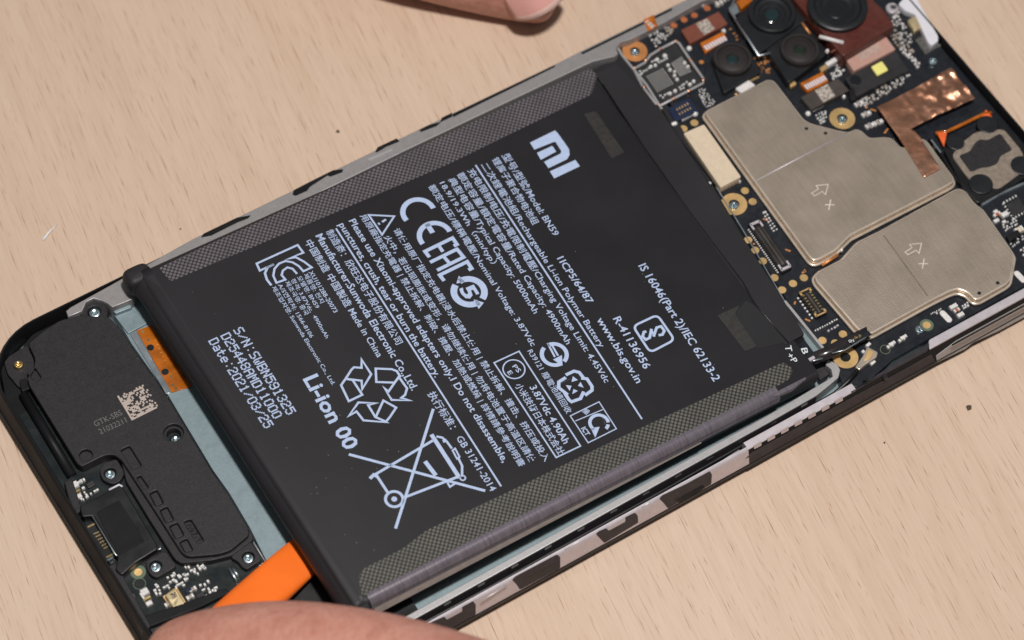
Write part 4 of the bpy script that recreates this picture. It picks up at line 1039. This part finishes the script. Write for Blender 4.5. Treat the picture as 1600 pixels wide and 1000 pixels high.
bplate('corner_block', [(543, 950), (548, 938), (572, 929), (580, 948), (566, 962)], -3.2, -.3, 'black', .4, .2)
# head end: wrapped circuit strip with its crease
plate('head_tape', rnd([(77.6, 5.7), (81.2, 5.8), (81.8, 11.7), (83.8, 34.7), (85.1, 50), (83.9, 62.3), (79.9, 62.3), (78.1, 31)], .3), -.9, .03, 'label', bat, bev=.06)
plate('head_strip', rnd([(76, 4), (81.0, 5.2), (81.6, 12), (83.6, 35), (84.9, 50), (83.7, 62.6), (76, 62.8)], .3), -3.6, -.5, 'tape', bat, bev=.1)
tube('tape_crease', [(*BAT.p(a, b), .07) for a, b in ((942, 132), (1004, 226), (1088, 345), (1160, 440), (1180, 476), (1232, 536))], [.1, .09, .08, .12, .14, .1], 'black', bat)
bplate('under_tape', [(1165, 470), (1186, 480), (1230, 534), (1184, 545), (1148, 492)], -.02, .035, 'tape', .2)
bplate('glue_stain', [(912, 178), (931, 174), (975, 238), (956, 248)], -.02, .03, 'stain', .2)
bplate('glue_stain', [(1121, 493), (1156, 477), (1148, 491), (1182, 541), (1164, 549)], -.02, .045, 'stain', .2)
bplate('circuit_tab', [(1226, 537), (1254, 522), (1276, 552), (1240, 572)], -1.6, -.5, 'pcb', .2, .1)
bplate('circuit_tab_edge', [(1234, 574), (1272, 553), (1275, 557), (1240, 578)], -1.5, -.4, 'lilac', .1, .05)
bplate('film_corner', [(1224, 566), (1236, 572), (1252, 580), (1262, 590), (1240, 606), (1215, 618), (1200, 620), (1234, 596), (1240, 578)], -1.6, -.1, 'film_edge', .4, .2)
def ribbon(name, pts, w, m):
    vs, fs = [], []
    for (x, y, z), (ux, uy, uz) in pts:
        u = Vector((ux, uy, uz)).normalized()*w/2; c = Vector((x, y, z)); vs += [c-u, c+u]
    for i in range(len(pts)-1): fs.append((2*i, 2*i+1, 2*i+3, 2*i+2))
    o = raw(name, vs, fs, m, bat, smooth=True); md = o.modifiers.new('thick', 'SOLIDIFY'); md.thickness = .12*MM; md.offset = 0
    return o
def W2B(p):
    q = Vector(p)-BAT.o; return (q.dot(BAT.x), q.dot(BAT.y), q.dot(BAT.z))
def wp(px, py, z): return W2B((*P(px, py, z), z))
ribbon('battery_lead', [(wp(1248, 568, 4.2), (0, 1, .3)), (wp(1272, 560, 5.6), (0, 1, .5)), (wp(1296, 550, 6.4), (.2, 1, .3)), (wp(1312, 540, 6.2), (.3, 1, .1)), (wp(1330, 532, 5.9), (.3, .9, .2)), (wp(1356, 520, 5.8), (.3, .9, .3))], 1.9, 'flexdark')
tube('lead_fold', [wp(1300, 552, 6.7), wp(1320, 547, 6.6), wp(1346, 531, 6.3), wp(1362, 522, 6.0)], .1, 'steel', bat)
tube('lead_fold', [wp(1250, 572, 4.8), wp(1266, 565, 5.4), wp(1286, 560, 6.0)], .12, 'steel', bat)
for x, y in ((1337, 527), (1344, 524)): lathe('lead_contact', *wp(x, y, 6.6)[:2], [(.25, 0), (.25, .35), (.1, .5)], 'bright_gold', bat, 12)
plate('lead_end', rnd([wp(*q, 6.2)[:2] for q in ((1324, 534), (1332, 526), (1356, 516), (1362, 522), (1336, 540))], .1), -.1, .12, 'pcb', bat, bev=.03)
put_text('board_mark', 'SN', wp(1326, 534, 6.3)[:2], wp(1334, 532, 6.3)[:2], .5, 'ink2', bat, .13)
plate('bay_socket', rnd(PL([(1272, 578), (1288, 572), (1296, 584), (1282, 594)], 3.2), .2), 1.5, 3.2, 'purple_plastic', phone, bev=.1)

# ------------------------------------------------------------------ printing on the battery
ZI = .03
def line(name, body, a, b, h, bold=.006, m='ink'):
    return put_text(name, body, BAT.p(*a), BAT.p(*b), h, m, lab, ZI, bold)
T = 'printed_line'
for body, a, b, h, bold in (
    ('型号/型號/Model: BN59', (789, 241), (870, 367), 1.42, .006),
    ('锂离子聚合物电池组', (773, 247), (838, 350), 1.32, .006),
    ('二次鋰電池組/Rechargeable Li-ion Polymer Battery', (755, 256), (941, 542), 1.5, .006),
    ('充电限制电压/充電限制電壓/Charging Voltage Limit: 4.45Vdc', (734, 265), (949, 597), 1.5, .006),
    ('额定容量/額定電容量/Rated Capacity: 4900mAh', (718, 271), (889, 537), 1.5, .006),
    ('典型电容量/Typical Capacity: 5000mAh', (704, 279), (838, 489), 1.5, .006),
    ('18.9/19.3Wh（min/typ）', (690, 285), (772, 412), 1.35, .006),
    ('额定电压/標稱電壓/Nominal Voltage: 3.87Vdc', (673, 290), (834, 540), 1.42, .006),
    ('请使用原厂指定充电器|浸水后禁止使用 | 禁止拆解、撞击、挤压或投入', (618, 358), (855, 720), 1.35, .006),
    ('火中，若出现膨胀或变形，请勿继续使用 | 勿将电池置于高温区請使', (603, 369), (833, 722), 1.35, .006),
    ('用原廠指定充電器 | 禁止拆解、刺破、擠壓、加熱或燃燒 | 詳情請參考說明書', (566, 336), (816, 728), 1.35, .006),
    ('Please use Xiaomi-approved adapters only.I Do not disassemble,', (548, 344), (789, 722), 1.45, .012),
    ('punctures, crush, tear or burn the battery.', (532, 350), (683, 589), 1.45, .012),
    ('制造商：欣旺达电子股份有限公司', (514, 360), (625, 537), 1.35, .006),
    ('Manufacturer:Sunwoda Electronic Co.,Ltd.', (497, 367), (648, 609), 1.42, .012),
    ('中国制造 中国製造 Made in China', (481, 376), (595, 557), 1.35, .008),
    ('XU101288-20073', (485, 424), (525, 488), .72, .008),
    ('제품명: 전지', (477, 428), (504, 473), .82, .006),
    ('모델명: BN59', (467, 432), (497, 481), .82, .006),
    ('정격: 3.87Vdc,  4900mAh', (457, 436), (512, 528), .82, .006),
    ('제조국명: 중국', (448, 440), (480, 492), .82, .006),
    ('A/S연락처: 1566-8106', (437, 444), (488, 527), .82, .006),
    ('제조업자명: Sunwoda Electronic Co., Ltd.', (427, 448), (522, 601), .84, .006),
    ('执行标准： GB 31241-2014', (673, 613), (772, 766), 1.4, .006),
    ('1ICP5/64/87', (875, 402), (923, 473), 1.18, .012),
    ('IS 16046(Part 2)/IEC 62133-2', (1001, 414), (1119, 595), 1.75, .012),
    ('R-41136956', (963, 496), (1012, 575), 1.3, .012),
    ('www.bis.gov.in', (935, 498), (998, 598), 1.55, .012),
    ('3.87Vdc 4.90Ah', (832, 603), (886, 692), 1.15, .012),
    ('小米技術日本株式会社', (809, 600), (878, 709), 1.25, .006),
    ('R39121 廢電池請回收', (828, 547), (890, 645), 1.1, .004),
    ('PS', (803, 571), (812, 581), .75, .012), ('E', (795, 580), (799, 585), .7, .012),
    ('ICT', (911, 668), (919, 680), .8, .03), ('量', (912, 640), (920, 646), .9, .006),
    ):
    line(T, body, a, b, h, bold)
line('bold_line', 'Li-ion 00', (484, 588), (551, 700), 2.45, .026)
line('board_mark', 'T', (1231, 540), (1233, 549), 1.0, .01, 'ink2').location.z = 0
line('board_mark', '+P', (1233, 553), (1243, 566), .95, .01, 'ink2')
line('board_mark', 'B', (1256, 544), (1259, 553), .95, .01, 'ink2')
# dot matrix lines (5 x 7 dots)
F57 = {'0': '01110 10001 10001 10001 10001 10001 01110', '1': '00100 01100 00100 00100 00100 00100 01110', '2': '01110 10001 00001 00110 01000 10000 11111',
 '3': '01110 10001 00001 00110 00001 10001 01110', '4': '00010 00110 01010 10010 11111 00010 00010', '5': '11111 10000 11110 00001 00001 10001 01110',
 '8': '01110 10001 10001 01110 10001 10001 01110', '9': '01110 10001 10001 01111 00001 10001 01110', 'S': '01111 10000 10000 01110 00001 00001 11110',
 'N': '10001 11001 11001 10101 10011 10011 10001', 'W': '10001 10001 10001 10101 10101 10101 01010', 'B': '11110 10001 10001 11110 10001 10001 11110',
 'D': '11110 10001 10001 10001 10001 10001 11110', 'A': '01110 10001 10001 11111 10001 10001 10001', 'M': '10001 11011 10101 10101 10001 10001 10001',
 'a': '00000 00000 01110 00001 01111 10001 01111', 't': '01000 01000 11110 01000 01000 01001 00110', 'e': '00000 00000 01110 10001 11111 10000 01110',
 '/': '00000 00001 00010 00100 01000 10000 00000', ':': '00000 00100 00000 00000 00000 00100 00000'}
def dotline(s, a, b, h):
    A, B = Vector(BAT.p(*a)), Vector(BAT.p(*b)); d = B-A; n = len(s)*6-1; e = d.length/n; d.normalize(); nn = Vector((-d.y, d.x)); f = h/7; an = math.atan2(d.y, d.x); vs, fs = [], []
    for i, ch in enumerate(s):
        for r, row in enumerate(F57[ch].split()):
            for c_, v in enumerate(row):
                if v == '1':
                    q = A+d*((i*6+c_+.5)*e)+nn*((3-r)*f); k = len(vs)
                    for u, w in ((-1, -1), (1, -1), (1, 1), (-1, 1)): p = q+d*u*e*.57+nn*w*f*.53; vs.append((p.x, p.y, ZI))
                    fs.append((k, k+1, k+2, k+3))
    raw('dot_matrix_line', vs, fs, 'ink', lab)
dotline('S/N:SWBN591325', (371, 513), (456, 646), 1.5)
dotline('D25448AMD11000', (351, 522), (435, 652), 1.5)
dotline('Date:2021/03/25', (332, 530), (421, 667), 1.5)
# drawn marks
def mark(name, strokes=(), fills=(), z=ZI):
    vs, fs = stroke_mesh([(BL(p), w, c) for p, w, c in strokes], [BL(p) for p in fills], z)
    return raw(name, vs, fs, 'ink', lab)
def arcpx(c, r, a0, a1, n=24):
    """arc on the battery plane: centre in picture points, radius mm, degrees from +x of the cell"""
    u = BAT.p(*c); return [(u[0]+r*math.cos(math.radians(a0+(a1-a0)*i/n)), u[1]+r*math.sin(math.radians(a0+(a1-a0)*i/n))) for i in range(n+1)]
def mark_local(name, strokes=(), fills=()):
    vs, fs = stroke_mesh(strokes, fills, ZI); return raw(name, vs, fs, 'ink', lab)
def ring(c, r, w): return (arcpx(c, r, 0, 360, 40)[:-1], w, True)
mark('rule_line', [([(743, 258), (1003, 655)], .26, False)]); mark('rule_line', [([(525, 357), (783, 760)], .26, False)])
# logo of the maker
mark('logo_mark', [], [[(828, 223), (867, 204), (872, 209), (889, 233), (890, 242), (886, 249), (857, 263), (850, 253), (876, 240), (877, 236), (868, 222), (865, 222), (835, 234)],
                       [(839, 239), (863, 228), (869, 237), (845, 250)], [(859, 268), (899, 250), (906, 260), (866, 279)]])
# CE
c1_ = (649, 333); c2_ = (675, 371)
mark_local('ce_mark', [(arcpx((654, 332), 2.4, -10, 190, 28), .8, False)])
mark_local('ce_mark', [(arcpx((680, 369), 2.4, -8, 188, 28), .8, False)]); mark('ce_mark', [([(667, 350), (676, 364)], .8, False)])
# EAC
mark('conformity_mark', [([(671, 402), (664, 393), (707, 372), (714, 382), (709, 384.5)], .58, False), ([(685.5, 384), (692, 393.5)], .55, False)])
mark('conformity_mark', [([(672, 410), (714, 389.5), (724.5, 402), (683, 422.5)], .58, False), ([(694, 402), (702, 411)], .55, False)])
mark('conformity_mark', [([(694, 439), (687, 430), (730, 409), (737, 419.5), (732, 422)], .58, False)])
# 5 in a circle of arrows
c5 = (733, 456)
mark_local('recycling_ring', [(arcpx(c5, 2.3, -62, 98, 24), 1.0, False), (arcpx(c5, 2.3, 120, 278, 24), 1.0, False)])
mark('recycling_ring', [], [[(713, 443), (717, 431), (727, 441)], [(740, 468), (756, 473), (748, 483)]])
line('recycling_five', '5', (727.5, 447.5), (738.5, 465), 2.5, .035)
# warning triangle
mark('warning_triangle', [([(576, 336), (616, 338), (597, 367)], .28, True)]); mark('warning_triangle', [([(603, 343), (597, 347)], .35, False), ([(593.5, 349), (591, 350.5)], .38, False)])
# KC
mark('kc_mark', [([(428, 413), (406, 423), (401, 412), (465, 383), (474, 395), (449, 405), (462, 402), (475, 409), (487, 418), (474, 424), (467, 416), (457, 410), (446, 408), (436, 412), (429, 420), (427, 431), (432, 442), (446, 437), (440, 430), (442, 423), (449, 418), (457, 420), (464, 428)], .33, False)])
mark('kc_mark', [([(428, 413), (418, 418), (414, 427), (417, 437), (424, 446)], .36, False)])
# recycling triangle
mark('recycling_arrow', [([(540, 592), (533, 602), (545, 627), (566, 617), (551, 594)], .34, True), ([(540, 592), (549, 578), (553, 574), (565, 575), (565, 562), (580, 585), (566, 608), (565, 595)], .34, True)])
mark('recycling_arrow', [([(587, 576), (612, 577), (620, 580), (625, 588), (616, 598), (588, 597)], .34, True), ([(623, 589), (636, 607), (633, 617), (627, 622), (641, 626), (612, 625), (600, 606), (607, 612)], .34, True)])
mark('recycling_arrow', [([(599, 626), (619, 637), (609, 652), (603, 659), (587, 652)], .34, True), ([(586, 651), (575, 633), (588, 630), (560, 629), (545, 650), (557, 643), (568, 657), (604, 660)], .34, True)])
# crossed out bin
mark('crossed_bin', [([(545, 710), (758, 767)], .42, False), ([(677, 639), (618, 826)], .42, False)])
mark('crossed_bin', [([(582, 744), (677, 688)], .4, False), ([(578, 748), (584, 742), (590, 745)], .5, False), ([(589, 744), (606, 770)], .4, False), ([(633, 777), (716, 745)], .4, False)])
mark('crossed_bin', [([(674, 679), (718, 747)], .62, False), ([(664, 721), (681, 743)], .62, False), ([(682, 682), (691, 684), (698, 690), (706, 701)], .34, False), ([(692, 690), (698, 688)], .5, False), ([(707, 704), (711, 701), (718, 714), (714, 717)], .26, True), ([(716, 716), (722, 728), (722, 743)], .34, False), ([(699, 754), (703, 761), (712, 755)], .3, False)])
mark_local('crossed_bin', [ring((723, 747), .38, .22), ring((616, 780), 1.25, .42)], [arcpx((616, 780), .42, 0, 360, 20)[:-1]])
# certified S in a rounded square
sq = rnd(BL([(989, 510), (1027, 492), (1054, 531), (1016, 551)]), .9, 5)
mark_local('certified_box', [(sq, .36, True)])
mark('certified_box', [([(1021, 526), (1026, 512), (1033, 510), (1038, 517), (1035, 523), (1029, 524)], .42, False), ([(1018, 514), (1015, 528), (1009, 531), (1004, 526), (1006, 519), (1010, 518)], .42, False), ([(1017, 515), (1023, 526)], .3, False)])
# arrow through ring
cr = (866, 554)
mark_local('arrow_ring', [(arcpx(cr, 1.85, -70, 90, 24), .62, False), (arcpx(cr, 1.85, 112, 268, 24), .62, False)])
mark('arrow_ring', [([(856, 537), (867, 558)], .3, False), ([(861, 537), (872, 556)], .3, False)], [[(864, 562), (878, 555), (879, 572)]])
# square of arrows
mark('square_arrows', [([(891, 592), (874, 601), (872, 598), (880, 592)], .01, False), ([(884, 586), (897, 580), (905, 582), (912, 591)], .5, False), ([(908, 591), (917, 592), (925, 604), (925, 610), (914, 618)], .5, False), ([(912, 612), (907, 623), (893, 628), (889, 625), (882, 614)], .5, False), ([(887, 617), (873, 606), (873, 597), (884, 590)], .5, False)])
mark('square_arrows', [], [[(895, 588), (903, 594), (893, 597)], [(907, 597), (912, 606), (903, 603)], [(903, 611), (894, 616), (896, 608)], [(890, 611), (884, 602), (893, 603)]])
# boxed mark with arrow ring
mark('boxed_mark', [([(891, 650), (936, 628), (963, 670), (919, 692)], .17, True), ([(899, 658), (942, 640)], .15, False), ([(936, 642), (952, 676)], .01, False)])
mark_local('boxed_mark', [(arcpx((936, 661), 1.35, -25, 205, 26), .5, False), (arcpx((936, 661), 1.35, -75, -40, 10), .5, False)]); mark('boxed_mark', [], [[(923, 669), (937, 667), (930, 684)]])
# boxed mark with round stamp
mark('boxed_stamp', [([(772, 567), (811, 549), (907, 697), (869, 715)], .22, True)]); mark_local('boxed_stamp', [ring((803, 577), 1.62, .2)])

rs = random.Random(5)
dust = []
for k in range(60):
    px_, py_ = (rs.uniform(420, 640), rs.uniform(700, 900)) if k < 36 else (rs.uniform(300, 1150), rs.uniform(250, 760))
    u = BAT.p(px_, py_)
    if 3 < u[0] < 76 and 5 < u[1] < 58: dust.append((u[0], u[1], rs.uniform(.05, .22), rs.uniform(.04, .07), ZI, ZI+.03, rs.uniform(0, 3)))
boxes('dust_specks', dust, 'dust', bat, 'stuff')
boxes('dust_specks', [(*P(rs.uniform(90, 340), rs.uniform(520, 840), ZS), rs.uniform(.05, .14), .05, ZS, ZS+.02, rs.uniform(0, 3)) for k in range(0)] or [(*P(215, 560, ZS), .1, .06, ZS, ZS+.02, 0), (*P(240, 590, ZS), .08, .05, ZS, ZS+.02, 1), (*P(300, 760, ZS), .1, .05, ZS, ZS+.02, 2), (*P(180, 680, ZS), .08, .05, ZS, ZS+.02, 2)], 'dust', spk, 'stuff')

# ------------------------------------------------------------------ opening tool
def spudger():
    """flat orange lever wedged under the battery: tapered blade, rounded edges"""
    st = [(530, 820, 4.0, .6), (508, 839, 4.1, 1.0), (470, 873, 4.4, 1.7), (432, 907, 5.3, 2.6), (395, 941, 6.6, 3.2), (340, 993, 9.2, 3.5), (250, 1080, 14.5, 3.6), (150, 1180, 20, 3.6)]
    wid = [5.0, 5.8, 6.4, 6.7, 6.9, 7.2, 7.6, 7.6]
    cs = [Vector((*P(x, y, z), z)) for x, y, z, t in st]
    vs, fs = [], []; n = 20
    for i, c in enumerate(cs):
        d = (cs[min(i+1, len(cs)-1)]-cs[max(i-1, 0)]).normalized(); u = d.cross(Vector((0, 0, 1))).normalized(); w = u.cross(d)
        t = st[i][3]
        for k in range(n):
            a = 2*math.pi*k/n; ca, sa = math.cos(a), math.sin(a)
            ex = math.copysign(abs(ca)**.62, ca)*wid[i]/2; ey = math.copysign(abs(sa)**.8, sa)*t/2
            vs.append(c+u*ex+w*ey)
    for i in range(len(cs)-1):
        for k in range(n): a, b = i*n+k, i*n+(k+1) % n; fs.append((a, b, b+n, a+n))
    fs += [tuple(range(n))[::-1], tuple(range((len(cs)-1)*n, len(cs)*n))]
    o = raw('pry_tool', vs, fs, 'tool', None, smooth=True)
    o['label'] = 'bright orange plastic pry tool wedged under the battery end'; o['category'] = 'pry tool'
    md = o.modifiers.new('sub', 'SUBSURF'); md.levels = md.render_levels = 2
    return o
spudger()

# ------------------------------------------------------------------ hands
def skin_body(name, chains, sub=3):
    """chains of (point mm, radius mm); a chain may start at (chain, index) of an earlier one"""
    vs, es, rs, idx = [], [], [], []
    for ch in chains:
        ids = []
        start = ch[0]
        if isinstance(start[0], int): ids.append(idx[start[0]][start[1]])
        else: vs.append(start[0]); rs.append(start[1]); ids.append(len(vs)-1)
        for p, r in ch[1:]:
            vs.append(p); rs.append(r); ids.append(len(vs)-1); es.append((ids[-2], ids[-1]))
        idx.append(ids)
    me = bpy.data.meshes.new(name); me.from_pydata([Vector(v)*MM for v in vs], es, []); me.update()
    o = bpy.data.objects.new(name, me); COL.objects.link(o)
    o.modifiers.new('skin', 'SKIN')
    for i, r in enumerate(rs):
        rr = r if isinstance(r, tuple) else (r, r)
        me.skin_vertices[0].data[i].radius = (rr[0]*MM, rr[1]*MM); me.skin_vertices[0].data[i].use_root = (i == 0)
    s = o.modifiers.new('sub', 'SUBSURF'); s.levels = s.render_levels = sub
    bpy.context.view_layer.update()
    dg = bpy.context.evaluated_depsgraph_get()
    m2 = bpy.data.meshes.new_from_object(o.evaluated_get(dg)); m2.name = name
    bpy.data.objects.remove(o)
    for p in m2.polygons: p.use_smooth = True
    m2.materials.clear(); m2.materials.append(M['skin'])
    return m2
def Q(px, py, z): return (*P(px, py, z), z)
palm = [(Q(860, 1230, 34), 17), (Q(1000, 1330, 42), 19), (Q(1180, 1440, 50), 20)]
h1 = [palm,
      [(0, 0), (Q(770, 1155, 27), 12.5), (Q(660, 1096, 21), 11.2), (Q(560, 1075, 19), 11.4), (Q(450, 1062, 18.5), 11.6), (Q(352, 1058, 17.5), 10.4), (Q(272, 1058, 16), 8.6), (Q(228, 1062, 15), 5.8)],
      [(0, 0), (Q(700, 1260, 26), 10), (Q(540, 1240, 18), 9.5), (Q(400, 1190, 14), 8.5), (Q(320, 1150, 12), 7)],
      [(0, 1), (Q(820, 1380, 30), 10), (Q(640, 1360, 20), 9.5), (Q(500, 1320, 14), 8.5), (Q(430, 1290, 11), 7)],
      [(0, 1), (Q(900, 1450, 34), 10), (Q(740, 1460, 24), 9), (Q(600, 1430, 16), 8), (Q(530, 1400, 12), 6.5)],
      [(0, 2), (Q(1020, 1530, 38), 9), (Q(880, 1550, 28), 8), (Q(760, 1530, 20), 7), (Q(700, 1510, 16), 6)]]
me = skin_body('hand', h1)
hand1 = link('hand', me, None, None); hand1['label'] = 'blurred thumb side of a hand holding the orange pry tool'; hand1['category'] = 'hand'
palm2 = [(Q(560, -420, 26), 17), (Q(400, -560, 34), 20), (Q(240, -700, 42), 21)]
h2 = [palm2,
      [(0, 0), (Q(640, -400, 17), 9.5), (Q(720, -330, 11.5), 9.2), (Q(780, -270, 8.5), 8.4), (Q(810, -240, 7.5), 6.6)],
      [(0, 0), (Q(470, -170, 14), 9.4), (Q(600, -98, 8.8), 9.0), (Q(700, -68, 6.8), 8.7), (Q(780, -50, 6.0), 8.7), (Q(852, -33, 5.5), 8.3), (Q(880, -28, 5.1), 6.8)],
      [(0, 1), (Q(380, -330, 20), 9.6), (Q(440, -220, 13), 9), (Q(490, -160, 9.5), 8), (Q(510, -140, 9), 6)],
      [(0, 1), (Q(240, -380, 20), 8.6), (Q(290, -280, 13), 8), (Q(330, -230, 9), 7), (Q(350, -215, 8.5), 5.5)],
      [(0, 2), (Q(420, -800, 34), 11), (Q(640, -760, 24), 10), (Q(780, -640, 16), 9), (Q(830, -570, 13), 7)]]
me = skin_body('hand', h2)
hand2 = link('hand', me, None, None); hand2['label'] = 'fingertip with bare nail resting on the table above the phone'; hand2['category'] = 'hand'
def nail():
    tip = Vector(Q(856, 19, 8.2)); back = Vector(Q(802, -68, 13.6))
    d = (back-tip).normalized(); up = (CAMP-tip).normalized(); u = d.cross(up).normalized(); w = u.cross(d); 
    if w.dot(up) < 0: w = -w
    vs, fs = [], []; ni, nj = 14, 18
    for i in range(ni+1):
        t = i/ni
        for j in range(nj+1):
            s = j/nj*2-1
            hw = 5.1*(1-.05*(1-t)); ed = 2.4*(1-math.sqrt(max(0, 1-(s*.93)**2)))   # rounded free edge
            along = ed*(1-t)+t*12.5
            vs.append(tip+d*along+u*hw*s+w*(.9-2.6*s*s-.55*(1-t)**3))
    for i in range(ni):
        for j in range(nj): a = i*(nj+1)+j; fs.append((a, a+1, a+nj+2, a+nj+1))
    o = raw('fingernail', vs, fs, 'nail', hand2, smooth=True); o.data.materials.append(M['nail_edge'])
    for k, p in enumerate(o.data.polygons):
        if k//nj < 1: p.material_index = 1
    md = o.modifiers.new('thick', 'SOLIDIFY'); md.thickness = .4*MM; md.offset = 0
nail()

# ------------------------------------------------------------------ crumbs on the table
def crumb(px, py, r, label, name='crumb', m='crumb'):
    c = P(px, py, 0); bm = bmesh.new(); bmesh.ops.create_icosphere(bm, subdivisions=2, radius=r*MM)
    for v in bm.verts: v.co *= random.uniform(.7, 1.25); v.co.z *= .7
    me = bpy.data.meshes.new(name); bm.to_mesh(me); bm.free()
    o = link(name, me, m, None); o.location = (c[0]*MM, c[1]*MM, r*.5*MM); o['label'] = label; o['category'] = 'crumb'
crumb(1514, 638, .42, 'dark crumb on the table to the right of the phone')
crumb(1382, 692, .16, 'tiny dark speck on the table below the phone')
crumb(528, 206, .28, 'olive speck on the table above the battery')
crumb(282, 358, .14, 'tiny black speck on the table near the lifted battery corner')
f0, f1, f2 = P(67, 376, .1), P(76, 365, .1), P(90, 350, .1)
fb = tube('fibre', [(*f0, .22), (*f1, .3), (*f2, .18)], [.22, .16, .06], 'fibre', None); fb['label'] = 'white fibre lying on the table left of the phone'; fb['category'] = 'fibre'
